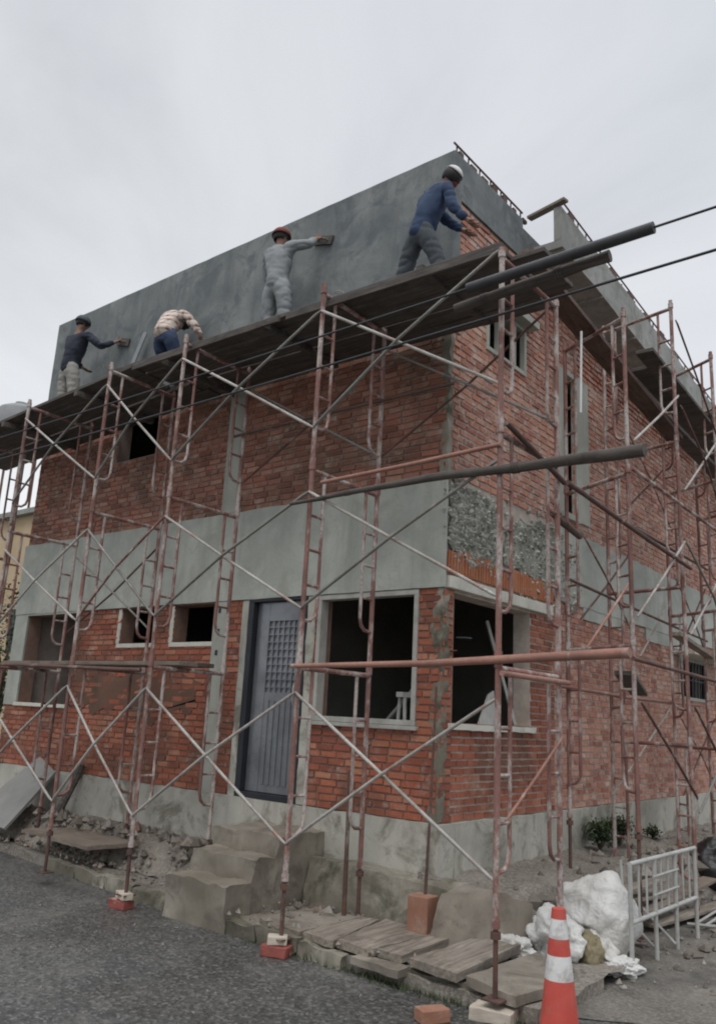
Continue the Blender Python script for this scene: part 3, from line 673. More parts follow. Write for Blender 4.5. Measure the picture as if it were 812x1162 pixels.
# bricks and blocks under the scaffold feet
def block(name, c, size, rz, mat, label, cat='brick'):
    mb = MB(); a = V(size) / 2; mb.box(-a, a); o = mb.build(name, mat, bevel=.006); o.location = c; o.rotation_euler = (0, 0, rz); roughen(o, 2, .006, 9, c[0], smooth=False)
    return tag(o, label, cat)
block('loose_brick', (-.47, -1.43, -.862), (.21, .13, .075), .3, 'brick_loose', 'red brick under the scaffold pole by the steel door')
block('loose_brick', (-.475, -1.42, -.792), (.15, .10, .06), .7, 'block_pale', 'pale half brick on the red brick under the pole by the door')
block('loose_brick', (-2.42, -1.41, -.862), (.20, .12, .075), .1, 'brick_loose', 'red brick under the scaffold pole left of the steps')
block('loose_brick', (-2.40, -1.40, -.79), (.19, .10, .06), -.3, 'block_pale', 'pale brick topping the red brick left of the steps')
block('loose_brick', (1.12, -1.72, -.862), (.19, .11, .075), 1.1, 'terracotta', 'orange brick lying loose on the asphalt below the boards')
block('concrete_block', (1.37, -1.42, -.862), (.27, .17, .075), .2, 'block_pale', 'pale concrete block under the corner scaffold pole', 'block')

# ------------------------------------------------------------------ scaffolding
FW, FH, TR = .93, 1.65, .0215
def make_frame(jack):
    r = bpy.data.objects.new('scaffold_frame', None); r.empty_display_size = .1; COL.objects.link(r)
    for x in (0, FW):
        mb = MB(); mb.path([(x, 0, 0), (x, 0, FH + .07)], TR, 10); mb.path([(x, 0, FH - .03), (x, 0, FH + .03)], TR * 1.35, 10)
        mb.path([(x, 0, 0), (x, 0, .05)], TR * 1.3, 10)
        child(r, mb.build('leg', 'rust', smooth=True))
    mb = MB(); mb.path([(0, 0, FH - .035), (FW, 0, FH - .035)], TR, 10); child(r, mb.build('top_bar', 'rust', smooth=True))
    for x, s in ((0, 1), (FW, -1)):
        mb = MB(); xi = x + s * .17
        mb.path([(xi, 0, FH - .04), (xi, 0, .44), (xi - s * .02, 0, .37), (xi - s * .07, 0, .33), (x, 0, .32)], TR * .72, 8)
        child(r, mb.build('inner_rail', 'rust', smooth=True))
        for z in (.62, .92, 1.22):
            mb = MB(); mb.path([(x, 0, z), (xi, 0, z)], TR * .6, 6); child(r, mb.build('rung', 'rust', smooth=True))
        if jack:
            mb = MB(); mb.path([(x, 0, -jack), (x, 0, .03)], .0165, 8); mb.path([(x, 0, -.06), (x, 0, -.02)], .034, 8); child(r, mb.build('base_jack', 'rustdark', smooth=True))
            mb = MB(); mb.box((x - .065, -.065, -jack - .006), (x + .065, .065, -jack + .004)); child(r, mb.build('base_plate', 'rustdark'))
    return r
P_up = make_frame(0); P_low = make_frame(.40); P_tall = make_frame(.86)
used = set()
GF = 'scaffold frames round the building'
def place_frame(proto, x, y, z, ang, label, sz=1.):
    if proto.name not in used: r = proto; used.add(proto.name)
    else: r = copy_tree(proto)
    r.location = (x, y, z); r.rotation_euler = (0, 0, ang); r.scale = (1, 1, sz)
    return tag(r, label, 'scaffold frame', GF)
tiers = ['bottom tier', 'middle tier', 'top tier']
fronts = [(-7.1, -.22, 'past the far left end of the front'), (-5.42, -.10, 'before the grey margined left window'), (-3.70, 0, 'left of the small high windows'),
          (-2.38, 0, 'just left of the steps'), (-.46, 0, 'between the steel door and the big front window'), (1.38, 0, 'at the near corner of the building')]
for x, dz, where in fronts:
    for k in range(3):
        sz = .84 if (x > 1 and k == 2) else 1.
        place_frame(P_low if k == 0 else P_up, x, -1.42 if x > 1 else -1.40, -.38 + k * 1.68 + dz * (k / 2), math.pi / 2, 'rusty scaffold frame of the %s %s' % (tiers[k], where), sz)
sides = [(1.36, 1.12, .02, math.atan2(.42, -.83), 'first along the side wall beyond the corner', 3, P_tall), (1.36, 2.64, -.86, math.atan2(.2, -.9), 'second along the side wall by the slit window', 4, P_up),
         (1.36, 4.20, -.90, math.atan2(.45, -.8), 'third along the side wall past the slit window', 4, P_up), (1.36, 5.72, -.92, math.atan2(.42, -.82), 'fourth along the side wall at the barred window', 4, P_up)]
t4 = ['bottom tier', 'second tier', 'third tier', 'uppermost tier']
for x, y, z, a, where, n, pb in sides:
    for k in range(n):
        place_frame(pb if k == 0 else P_up, x, y, z + k * 1.655, a, 'rusty scaffold frame of the %s %s' % (t4[k], where))

GB = 'crossed braces between scaffold frames'
def brace(a0, a1, b0, b1, off, label, m1='galv', m2='galv', r=.0135, only=3):
    """two flattened tubes pinned at the middle"""
    mid = (V(a0) + V(a1) + V(b0) + V(b1)) / 4; off = V(off)
    t = root('cross_brace', mid, label, 'brace', GB)
    for i, (p, q, m) in enumerate(((a0, a1, m1), (b0, b1, m2))):
        if not only & (1 << i): continue
        mb = MB(); p = V(p); q = V(q); d = (q - p).normalized()
        bow = off * (1. if i == 0 else 1.9) + V((0, 0, R_.uniform(-.012, .012)))
        mb.path([p + off * .5, p + off * .7 + d * .06, (p + q) / 2 + bow, q + off * .7 - d * .06, q + off * .5], [r * .6, r, r, r, r * .6], 8)
        mb.build('brace_tube', m, t, smooth=True)
    return t
pins = [(-.11, 1.04), (1.72, 2.72), (3.30, 4.42)]
bays = [(-5.42, -3.70, 'left window', ('galv', 'galv')), (-3.70, -2.38, 'small high windows', ('galvdark', 'rust')), (-2.38, -.46, 'steel door', ('galv', 'galvdark')), (-.46, 1.38, 'big front window', ('galv', 'galvdark'))]
for xa, xb, where, ms in bays:
    for k, (zl, zh) in enumerate(pins):
        dz = -.08 if xa < -5 else 0
        m1, m2 = ms if k else ('galv', 'galv')
        if k == 2: m1, m2 = 'galv', 'galvdark'
        if xa < -3.5 and xa > -4 and k == 1: only = 3
        brace((xa, -1.40, zh + dz), (xb, -1.40, zl), (xa, -1.40, zl + dz), (xb, -1.40, zh), (0, -.045, 0), 'crossed pale braces of the %s in front of the %s' % (tiers[k], where), m1, m2)
for xa, xb, k, where in ((-5.42, -3.70, 1, 'left window'), (-2.38, -.46, 2, 'upper wall column'), (-.46, 1.38, 2, 'upper wall by the corner')):
    zl, zh = pins[k]
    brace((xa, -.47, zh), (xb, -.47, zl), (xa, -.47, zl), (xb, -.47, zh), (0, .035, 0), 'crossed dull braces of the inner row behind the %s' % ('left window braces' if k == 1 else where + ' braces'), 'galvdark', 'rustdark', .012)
# side bays, as they hang in the photograph
X1 = 1.40
brace((X1, 1.14, 3.62), (X1, 2.60, 4.60), (X1, 1.12, 4.60), (X1, 2.62, 3.62), (.03, 0, 0), 'pale brace crossing the third side tier near the slit window', 'galv', 'rustdark', only=1)
brace((X1, 2.66, 3.50), (X1, 4.15, 4.55), (X1, 2.66, 4.5), (X1, 4.15, 3.5), (.03, 0, 0), 'crossed braces of the third side tier past the slit window', 'galv', 'rustdark')
brace((X1, 1.10, 1.90), (X1, 2.58, 2.90), (X1, 1.10, 2.9), (X1, 2.58, 1.9), (.03, 0, 0), 'bright brace crossing the second side tier before the grey band', 'galv', 'rustdark', only=1)
brace((X1, 2.64, 1.9), (X1, 4.18, 2.95), (X1, 2.64, 2.9), (X1, 4.18, 1.9), (.03, 0, 0), 'crossed braces of the second side tier at the far right', 'galv', 'galvdark')
brace((X1, -.04, 1.50), (X1, .92, 2.18), (X1, -.4, 2.6), (X1, 1.1, 1.5), (.02, 0, 0), 'thin pale brace between corner frame and first side frame', 'pipe_salmon', 'rust', .011, only=1)
brace((X1, 1.12, 1.13), (X1, 2.62, .24), (X1, 1.12, .2), (X1, 2.62, 1.2), (.03, 0, 0), 'dark rusty brace crossing the bottom side tier', 'rustdark', 'rustdark', only=1)
brace((X1, 2.66, 1.15), (X1, 4.2, .1), (X1, 2.66, .1), (X1, 4.2, 1.15), (.03, 0, 0), 'crossed dark braces of the bottom side tier at far right', 'rustdark', 'galvdark')
brace((X1, 2.62, 5.55), (X1, 4.2, 4.45), (X1, 2.64, 4.5), (X1, 4.2, 5.4), (.03, 0, 0), 'thin dark brace in the uppermost side tier against the sky', 'rustdark', 'rustdark', .012, only=1)
brace((X1, -1.36, .26), (X1, -.5, .80), (X1, -1.36, 1.0), (X1, -.5, .3), (.02, 0, 0), 'short pink brace across the bottom of the corner frame', 'pipe_salmon', 'rust', .011, only=1)
for y0, y1, za, zb, what in ((3.55, 4.5, 1.75, 2.45, 'pale inner brace leaning by the smooth grey band'), (2.6, 4.6, .2, 1.2, 'pale inner brace low on the side wall')):
    brace((.52, y0, za), (.52, y1, zb), (.52, y0, zb), (.52, y1, za), (.02, 0, 0), what, 'galv', 'galv', .012, only=1)

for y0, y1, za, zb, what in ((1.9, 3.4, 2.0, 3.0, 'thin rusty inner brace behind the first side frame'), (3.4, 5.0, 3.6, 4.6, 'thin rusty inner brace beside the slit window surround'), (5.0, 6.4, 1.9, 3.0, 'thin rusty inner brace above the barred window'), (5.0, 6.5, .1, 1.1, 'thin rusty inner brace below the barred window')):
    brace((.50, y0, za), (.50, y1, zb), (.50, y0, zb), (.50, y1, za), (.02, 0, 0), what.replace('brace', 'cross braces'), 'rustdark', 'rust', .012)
brace((X1, 4.22, 3.5), (X1, 5.7, 4.5), (X1, 4.22, 4.5), (X1, 5.7, 3.5), (.03, 0, 0), 'crossed braces of the third side tier by the far end', 'galv', 'rustdark')
brace((X1, 4.22, 1.9), (X1, 5.7, 2.9), (X1, 4.22, 2.9), (X1, 5.7, 1.9), (.03, 0, 0), 'crossed braces of the second side tier by the far end', 'galvdark', 'rustdark')

# poles and ledgers tied to the scaffold
def pole(name, pts, r, mat, label, cat='pole', group=None, n=10):
    mb = MB()
    if name == 'timber_pole':
        P = [V(p) for p in pts]; rr = list(r) if isinstance(r, (list, tuple)) else [r] * len(P); q = []; qr = []
        for i in range(len(P) - 1):
            for k in range(9):
                t = k / 9; c = P[i].lerp(P[i + 1], t); q.append(c + noise.noise_vector(c * 2.2) * .012); qr.append((rr[i] + (rr[i + 1] - rr[i]) * t) * (1 + .14 * noise.noise(c * 5)))
        q.append(P[-1]); qr.append(rr[-1]); pts, r = q, qr
        for i in range(4, len(q) - 1, 9):
            for e in (-.02, 0, .02):
                d = (q[i + 1] - q[i]).normalized(); mb.path([q[i] + d * (e - .007), q[i] + d * (e + .007)], qr[i] * 1.14, 10)
    mb.path(pts, r, n); return tag(mb.build(name, mat, smooth=True), label, cat, group)
GP = 'loose poles tied across the scaffold'
pole('timber_pole', [(-.62, -1.47, 2.62), (.8, -1.47, 2.645), (2.44, -1.47, 2.60)], [.016, .030, .043], 'pipe_dark', 'thick dark pole tied level across the corner at first floor', group=GP)
pole('ledger_tube', [(-.30, -1.45, 2.77), (.6, -1.45, 2.79), (1.40, -1.45, 2.82)], .017, 'pipe_salmon', 'thin brown tube just above the thick dark pole', group=GP)
pole('ledger_tube', [(-.50, -1.45, 1.245), (.8, -1.45, 1.265), (2.30, -1.45, 1.33)], [.018, .025, .034], 'pipe_salmon', 'long pinkish tube crossing the big front window and the corner', group=GP)
pole('ledger_tube', [(1.43, -1.46, 1.20), (1.43, -.42, 1.20)], .020, 'pipe_salmon', 'pinkish tube joining both legs of the corner frame', group=GP)
pole('ledger_tube', [(1.43, -1.42, 2.99), (1.43, -.46, 2.78)], .022, 'rustdark', 'dark sloping tube high on the corner frame', group=GP)
pole('ledger_tube', [(1.43, -.40, 2.80), (1.43, 1.16, 2.70), (1.43, 2.7, 2.62)], .022, 'rustdark', 'dark ledger tube along the side scaffold at first floor', group=GP)
pole('timber_pole', [(1.30, -.42, 2.55), (1.30, .12, 2.47)], .030, 'plank_side', 'short brown stub pole behind the corner frame at first floor', group=GP)
pole('timber_pole', [(1.02, -1.50, 3.98), (1.6, -1.50, 4.0), (2.26, -1.50, 4.02)], [.038, .042, .045], 'pipe_dark', 'blunt dark pole under the working platform pointing right', group=GP)
pole('steel_rod', [(1.42, -.10, 3.50), (1.42, -.06, 4.28)], .010, 'whitecloth', 'thin white upright rod beside the slit window', 'rod')
pole('ledger_tube', [(-5.6, -1.46, 1.26), (-4.2, -1.46, 1.24), (-2.45, -1.46, 1.20)], .020, 'rustdark', 'dark ledger tube across the left window and brick wall', group=GP)
pole('ledger_tube', [(.55, 1.3, 1.27), (.50, 3.2, 1.25), (.50, 5.9, 1.27)], .02, 'pipe_salmon', 'long rusty inner tube along the side wall at window height', group=GP)
pole('ledger_tube', [(1.44, .9, 1.50), (1.44, 4.4, 1.44)], .02, 'rustdark', 'dark outer tube along the side scaffold at window height', group=GP)
pole('ledger_tube', [(.60, 1.4, 3.36), (.52, 3.6, 3.34), (.50, 6.6, 3.33)], .019, 'rustdark', 'dark inner tube along the side wall above the grey band', group=GP)
pole('ledger_tube', [(1.44, 1.0, 3.30), (1.44, 5.8, 3.22)], .019, 'rust', 'rusty outer tube along the side scaffold above the grey band', group=GP)
pole('ledger_tube', [(.72, 1.2, 2.30), (.5, 6.4, 2.22)], .016, 'rustdark', 'thin dark inner tube crossing the grey band on the side wall', group=GP)
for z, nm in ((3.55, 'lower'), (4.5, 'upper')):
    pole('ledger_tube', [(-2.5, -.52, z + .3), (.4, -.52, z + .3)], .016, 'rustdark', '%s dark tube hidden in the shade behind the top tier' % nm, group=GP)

# working platform: boards laid on the top bars
GW = 'boards of the front working platform'
rows = ['outermost', 'second', 'third', 'fourth', 'innermost']
def plank(name, a, b, w, h, mat, label, cat, group, up=(0, 0, 1), seed=0):
    mb = MB(); mb.bar(a, b, w, h, up); o = mb.build(name, mat, bevel=.004); return tag(o, label, cat, group)
for k, y in enumerate((-1.09, -.86, -.63, -.40, -.17)):
    e = [R_.uniform(-.25, .25) for _ in range(4)]; j = R_.uniform(-.014, .014); y += R_.uniform(-.015, .015)
    plank('platform_board', (-8.3 + e[0], y, 4.47 + j), (-3.55 + e[1], y, 4.70 + j), .215, .040, 'plank_dark', '%s dark platform board under the two left workers' % rows[k], 'board', GW)
    plank('platform_board', (-3.85 + e[2], y + .005, 4.73 + j), (1.36 + e[3], y - .005, 4.61 + j), .215, .040, 'plank_dark', '%s dark platform board under the two right workers' % rows[k], 'board', GW)
for i, x in enumerate((-6.3, -4.6, -3.0, -1.4, .5)):
    z = 4.665 if x > -3.7 else 4.66 + (x + 3.7) * .05
    plank('platform_bearer', (x, -1.27, z - .055), (x, -.10, z - .055), .07, .07, 'plank_dark', 'dark cross bearer under the platform, %s from the left end' % ['first', 'second', 'third', 'fourth', 'fifth'][i], 'bearer', 'bearers under the working platform')
plank('edge_board', (-3.4, -1.315, 4.60), (-1.1, -1.315, 4.57), .03, .07, 'plank_dark', 'dark edge board of the platform below the worker in pale clothes', 'board', 'edge boards')
plank('edge_board', (-1.0, -1.315, 4.56), (1.33, -1.315, 4.50), .03, .08, 'plank_dark', 'dark edge board of the platform below the worker in blue', 'board', 'edge boards')
GS = 'boards on the side scaffold'
plank('side_board', (.92, -.15, 5.20), (.92, 4.1, 4.62), .14, .05, 'plank_side', 'long red brown board sloping along the side scaffold', 'board', GS)
plank('side_board', (.74, .2, 5.24), (.74, 4.4, 4.74), .12, .05, 'plank_side', 'second sloping board nearer the side wall', 'board', GS)
for i, (x, y0, y1, z) in enumerate(((1.15, 2.3, 5.0, 4.98), (.95, 2.7, 6.2, 4.96), (.70, 3.0, 7.2, 4.93), (1.22, 4.5, 7.6, 4.92))):
    plank('side_board', (x, y0, z + .12), (x, y1, z - .12), .20, .045, 'plank_dark', 'dark board under the roof gutter, %s' % ['jutting out nearest the slit window', 'second beside the jutting board', 'closest to the wall', 'outermost at the far end'][i], 'board', GS)
plank('side_board', (1.2, 1.3, 1.40), (.75, 2.9, 1.28), .18, .04, 'plank_dark', 'dark plank lying on the side scaffold beside the lower window', 'board', GS)
plank('side_board', (.95, 3.6, 2.02), (.55, 6.4, 1.98), .12, .05, 'board_grey', 'pale plank sticking out below the barred window canopy', 'board', GS)
plank('front_board', (-5.55, -1.05, 1.30), (-2.25, -1.05, 1.29), .24, .04, 'board_brown', 'brown board resting on the bottom tier before the small windows', 'board', 'boards on the bottom tier')
plank('front_board', (-5.50, -.75, 1.31), (-2.30, -.78, 1.30), .22, .04, 'plank_dark', 'dark board resting behind the brown board on the bottom tier', 'board', 'boards on the bottom tier')

# overhead cables with a protective sleeve
def sag(x, x0=-2.0, k=.0012): return k * (x - x0) ** 2
def cable(y, z, label, r):
    mb = MB(); mb.path([(x, y + (x + 2) * .002, z + sag(x)) for x in range(-16, 17, 1)], r, 8); return tag(mb.build('power_cable', 'cable', smooth=True), label, 'cable', 'overhead cables')
cable(-1.62, 4.03, 'upper black cable running through the sleeve past the platform', .009)
cable(-1.63, 3.73, 'lower black cable crossing in front of the side wall', .010)
mb = MB(); mb.path([(x, -1.62 + (x + 2) * .002, 4.03 + sag(x)) for x in (1.2, 1.5, 1.8, 2.2, 2.6)], .040, 12); tag(mb.build('cable_sleeve', 'sleeve', smooth=True), 'thick black sleeve fitted over the upper cable', 'sleeve')

# ------------------------------------------------------------------ things in the rooms
t = root('trestle', (-.75, .6, 0), 'white trestle standing inside the big front window', 'trestle')
for dx in (-.09, .09):
    mb = MB(); mb.path([(-.74 + dx * .3, .45, 1.10), (-.74 + dx, .43, .01)], .018, 8); mb.build('leg', 'white_paint', t)
    mb = MB(); mb.path([(-.74 + dx * .3, .95, 1.10), (-.74 + dx, .97, .01)], .018, 8); mb.build('leg', 'white_paint', t)
mb = MB(); mb.bar((-.74, .40, 1.11), (-.74, 1.0, 1.11), .08, .05); mb.build('top_beam', 'white_paint', t)
plank('leaning_plank', (-1.05, .5, .75), (-.56, .6, 1.32), .07, .03, 'sheet_grey', 'grey plank leaning inside the big front window', 'plank', None)
mb = MB(); mb.add([(-.12, 1.22, .86), (-.12, .86, .86), (-.16, 1.12, 1.16), (-.16, 1.22, 1.2)], [(0, 1, 2, 3)]); o = mb.build('white_board', 'white_paint'); s = o.modifiers.new('S', 'SOLIDIFY'); s.thickness = .02
tag(o, 'white board offcut leaning in the lower side window', 'board')
plank('leaning_plank', (-.1, 1.60, .87), (-.35, 1.42, 1.95), .09, .03, 'white_paint', 'pale plank leaning in the far side of the lower side window', 'plank', None)

# ------------------------------------------------------------------ things on the ground to the right
def lump(name, c, r, squash, mat, label, cat, seed, amp=.22, freq=2.2, group=None, ridge=.0):
    bm = bmesh.new(); bmesh.ops.create_icosphere(bm, subdivisions=5, radius=1.)
    off = V((seed * 5.7, seed * 2.9, seed)); q = random.Random(seed)
    folds = [(V((q.gauss(0, 1), q.gauss(0, 1), q.gauss(0, .6))).normalized(), q.uniform(-.6, .6), q.uniform(.02, .06), q.uniform(.3, 1.)) for _ in range(16)]
    for v in bm.verts:
        n = v.co.normalized(); d = noise.fractal(n * freq * .55 + off, 1.2, 2.1, 3) * amp
        warp = noise.noise_vector(n * 1.6 + off) * .28
        for ax, c0, w_, a_ in folds:
            t = (n + warp).dot(ax) - c0; env = max(0., noise.noise(n * 1.3 + ax * 5) + .35)
            d -= ridge * .42 * a_ * env * math.exp(-abs(t) / w_); d += ridge * .22 * a_ * env * math.exp(-((t - w_ * 2.4) / (w_ * 1.6)) ** 2)
        p = n * (1 + d)
        v.co = V((p.x * squash[0], p.y * squash[1], max(p.z, -.82) * squash[2])) * r
    me = bpy.data.meshes.new(name); bm.to_mesh(me); bm.free(); me.materials.append(M[mat]); me.shade_smooth()
    o = bpy.data.objects.new(name, me); COL.objects.link(o); o.location = c
    return tag(o, label, cat, group)
lump('white_sack', (1.25, .52, -.60), .31, (1.0, .95, 1.0), 'sack', 'big bulging white sack beside the traffic cone', 'sack', 3, .30, 1.7, ridge=.30)
lump('white_sack', (1.32, .25, -.78), .15, (1.0, .8, .9), 'sack', 'crumpled white bag mouth slumped below the big sack', 'sack', 14, .45, 2.2, ridge=.5)
lump('plastic_bag', (1.12, -.10, -.68), .20, (1.05, .8, .95), 'sack', 'crumpled white plastic bag between the concrete lump and the big sack', 'bag', 8, .55, 2.6, ridge=.7)
lump('plastic_bag', (.93, -.38, -.74), .15, (1.3, .8, .6), 'sack', 'flat torn white plastic bag at the foot of the concrete lump', 'bag', 19, .6, 2.8, ridge=.7)
lump('ochre_sack', (1.36, .06, -.77), .115, (.95, .9, 1.25), 'sack_yellow', 'small ochre sack right behind the traffic cone', 'sack', 5, .34, 2.0, ridge=.45)
lump('white_rag', (1.55, .18, -.85), .15, (.9, 1.2, .5), 'sack', 'white rag spread on the mud beside the ochre sack', 'rag', 11, .5, 2.5, ridge=.6)
lump('black_bag', (1.02, 4.45, -.62), .30, (1., 1., 1.05), 'black_bag', 'black plastic bag on the mud past the white rack', 'bag', 9, .25, 2.)
lump('rubble_heap', (.72, .55, -.66), .33, (1.3, 1., .5), 'stone', 'low heap of rubble behind the white bags', 'rubble heap', 6, .4, 2.6)

# traffic cone
cone = root('traffic_cone', (1.83, -1.47, -.9), 'orange red traffic cone with two white bands on the asphalt', 'traffic cone')
cx, cy = 1.83, -1.47
def cr(z): return .040 + (1 - (z + .86) / .68) * .078
def band(z0, z1, mat, name, e=0.):
    mb = MB(); mb.lathe([(cr(z0) + e, z0), (cr(z1) + e, z1)], 28, (cx, cy)); mb.build(name, mat, cone, smooth=True)
band(-.86, -.56, 'cone_red', 'cone_body'); band(-.56, -.43, 'cone_white', 'reflective_band'); band(-.43, -.34, 'cone_red', 'cone_body'); band(-.34, -.235, 'cone_white', 'reflective_band'); band(-.235, -.18, 'cone_red', 'cone_tip')
mb = MB(); mb.lathe([(.20, -.898), (.20, -.872), (.155, -.862), (.14, -.85)], 28, (cx, cy)); mb.build('cone_base', 'cone_red', cone, smooth=True)

# white steel rack
rk = root('steel_rack', (1.6, 1.05, -.9), 'white painted steel rack standing on the mud in front of the side wall', 'rack')
for y in (.27, .80, 1.30, 1.84):
    mb = MB(); mb.path([(1.60, y, -.895), (1.60, y, -.13)], .019, 8); mb.build('leg', 'white_paint', rk, smooth=True)
for z in (-.13, -.55):
    mb = MB(); mb.path([(1.60, .26, z), (1.60, 1.86, z - .01)], .019, 8); mb.build('rail', 'white_paint', rk, smooth=True)
for y in (.45, .62, .95, 1.12, 1.50, 1.67):
    mb = MB(); mb.path([(1.60, y, -.55), (1.60, y, -.14)], .009, 6); mb.build('bar', 'white_paint', rk, smooth=True)
for z in (-.27, -.41):
    mb = MB(); mb.path([(1.61, .75, z), (1.61, 1.35, z)], .010, 6); mb.build('bar', 'white_paint', rk, smooth=True)
for y in (.85, 1.25):
    mb = MB(); mb.path([(1.60, y, -.85), (1.30, y + .05, -.62), (1.28, y + .05, -.2)], .012, 6); mb.build('strut', 'white_paint', rk, smooth=True)
t = root('steel_grille', (1.7, 2.6, -.88), 'white welded grille lying on the mud behind the rack', 'grille')
mb = MB()
for k in range(7): mb.path([(1.45 + .1 * k, 2.2, -.87 + .01 * k), (1.5 + .1 * k, 3.1, -.80 + .01 * k)], .012, 6)
mb.build('bars', 'white_paint', t, smooth=True)
mb = MB(); mb.path([(1.40, 2.2, -.865), (2.15, 2.2, -.80)], .016, 6); mb.path([(1.45, 3.1, -.795), (2.2, 3.1, -.73)], .016, 6); mb.build('frame', 'white_paint', t, smooth=True)
GT = 'scrap timber against the side bank'
for i, (a, b) in enumerate((((1.05, 1.5, -.62), (1.25, 3.0, -.70)), ((1.15, 1.3, -.76), (1.3, 3.3, -.60)), ((1.2, 1.7, -.84), (1.45, 3.4, -.82)), ((1.0, .9, -.55), (1.15, 2.2, -.52)))):
    plank('scrap_board', a, b, .16, .03, 'board_grey' if i != 1 else 'board_brown', ['grey scrap board slanting behind the rack', 'brown scrap board rising behind the rack', 'grey scrap board lying lowest behind the rack', 'grey scrap board on top of the bank edge'][i], 'board', GT)

def weed(c, r, h, n, label, seed):
    q = random.Random(seed); t = root('weed_plant', c, label, 'plant', 'weeds on the side bank')
    mb = MB(); st = MB()
    for i in range(n):
        a = q.uniform(0, 6.28); e = q.uniform(.1, 1.2); L = q.uniform(.4, 1.) * h
        top = V(c) + V((math.cos(a) * r * math.sin(e), math.sin(a) * r * math.sin(e), L))
        if i % 6 == 0: st.path([V(c), (V(c) + top) / 2 + V((0, 0, .02)), top], [.005, .004, .002], 5)
        for _ in range(5):
            p = top + V((q.gauss(0, .3), q.gauss(0, .3), q.gauss(0, .3))) * r * .7; p.z = max(p.z, c[2] + .01)
            d = V((q.gauss(0, 1), q.gauss(0, 1), q.gauss(.2, .6))).normalized(); s = d.cross(V((0, 0, 1)))
            if s.length < .1: continue
            s.normalize(); l = q.uniform(.03, .055)
            mb.add([p, p + d * l * .5 + s * l * .3, p + d * l, p + d * l * .5 - s * l * .3], [(0, 1, 2, 3)])
    mb.build('foliage', 'leaf', t); st.build('stem', 'bark', t)
weed((.24, 2.95, -.43), .15, .27, 210, 'dark leafy weed on the bank left of the first inner pole', 1)
weed((.24, 3.50, -.43), .14, .30, 210, 'taller round weed on the bank in front of the plinth', 2)
weed((.26, 4.55, -.43), .10, .13, 80, 'tiny weed further along the bank', 3)

# ------------------------------------------------------------------ what stands behind on the left
nb = root('neighbour_building', (-17, 8, -.9), 'ochre rendered house standing behind the far left end', 'building')
mb = MB(); mb.box((-24, 6, -.9), (-16.2, 12, 6.2)); mb.build('wall', 'ochre_wall', nb)
mb = MB(); mb.box((-24.2, 5.8, 6.2), (-16.0, 12.2, 6.35)); mb.build('roof', 'gutter', nb)
mb = MB(); mb.box((-18.6, 5.94, 2.2), (-17.4, 6.06, 3.4)); mb.build('window', 'steel_dark', nb)
tk = root('water_tank', (-20.9, 6.4, 6.35), 'grey round water tank high above the far left end', 'tank')
mb = MB(); mb.lathe([(.66, 9.0), (.68, 9.1), (.68, 10.0), (.64, 10.08), (.4, 10.2), (.2, 10.26), (.19, 10.34)], 24, (-20.75, 6.4)); mb.build('tank_body', 'tank', tk, smooth=True)
for dx in (-.5, .5):
    for dy in (-.5, .5):
        mb = MB(); mb.path([(-20.75 + dx, 6.4 + dy, 6.35), (-20.75 + dx, 6.4 + dy, 9.02)], .04, 8); mb.build('leg', 'rustdark', tk)
# a small dark tree in front of the ochre house
tr = root('small_tree', (-9.5, 1.0, -.9), 'small dark leafy tree at the far left behind the scaffold', 'tree')
mb = MB(); mb.path([(-9.5, 1.0, -.95), (-9.48, 1.02, .3), (-9.55, 1.0, 1.3)], [.09, .07, .04], 8)
for a in range(5):
    e = V((math.cos(a * 1.3) * .5, math.sin(a * 1.3) * .5, 1.2)); mb.path([(-9.48, 1.02, .6 + a * .12), V((-9.48, 1.02, .6 + a * .12)) + e * .5, V((-9.48, 1.02, .6 + a * .12)) + e], [.035, .025, .012], 6)
mb.build('trunk', 'bark', tr)
mb = MB(); q = random.Random(5)
cl = [V((-9.5 + q.gauss(0, .38), 1.0 + q.gauss(0, .4), q.uniform(.5, 2.75))) for _ in range(26)]
for c in cl:
    for _ in range(150):
        p = c + V((q.gauss(0, .16), q.gauss(0, .16), q.gauss(0, .16))); d = V((q.gauss(0, 1), q.gauss(0, 1), q.gauss(0, .7))).normalized(); s = d.cross(V((0, 0, 1)))
        if s.length < .1: continue
        s.normalize(); l = q.uniform(.05, .10); mb.add([p, p + d * l * .5 + s * l * .28, p + d * l, p + d * l * .5 - s * l * .28], [(0, 1, 2, 3)])
mb.build('crown', 'leaf', tr)

# ------------------------------------------------------------------ workers
def skin_mesh(name, verts, edges, radii, rootv=0, sub=2):
    me = bpy.data.meshes.new(name); me.from_pydata([tuple(v) for v in verts], edges, [])
    o = bpy.data.objects.new(name, me); COL.objects.link(o)
    o.modifiers.new('Skin', 'SKIN').use_smooth_shade = True
    for i, r in enumerate(radii):
        s = me.skin_vertices[0].data[i]; s.radius = (r * .86, r * .86); s.use_root = (i == rootv)
    ss = o.modifiers.new('Sub', 'SUBSURF'); ss.levels = sub + 1; ss.render_levels = sub + 1
    dg = bpy.context.evaluated_depsgraph_get(); dg.update()
    m2 = bpy.data.meshes.new_from_object(o.evaluated_get(dg)); bpy.data.objects.remove(o); m2.shade_smooth()
    return m2

def crease(me):
    me.update()
    for v in me.vertices:
        c = v.co.copy(); n = v.normal.copy(); q = V((c.x * 1., c.y * 1., c.z * 1.9))
        f = (1 - abs(noise.noise(V((q.x * 5, q.y * 5, q.z * 7))))) ** 7; v.co = c + n * (.009 - f * .015 + noise.noise(q * 14) * .003)
    return me

class Chain:
    def __init__(s): s.v = []; s.e = []; s.r = []; s.k = {}
    def p(s, name, co, r, par=None):
        s.v.append(V(co)); s.r.append(r); i = len(s.v) - 1; s.k[name] = i
        if par is not None: s.e.append((s.k[par], i))
        return name

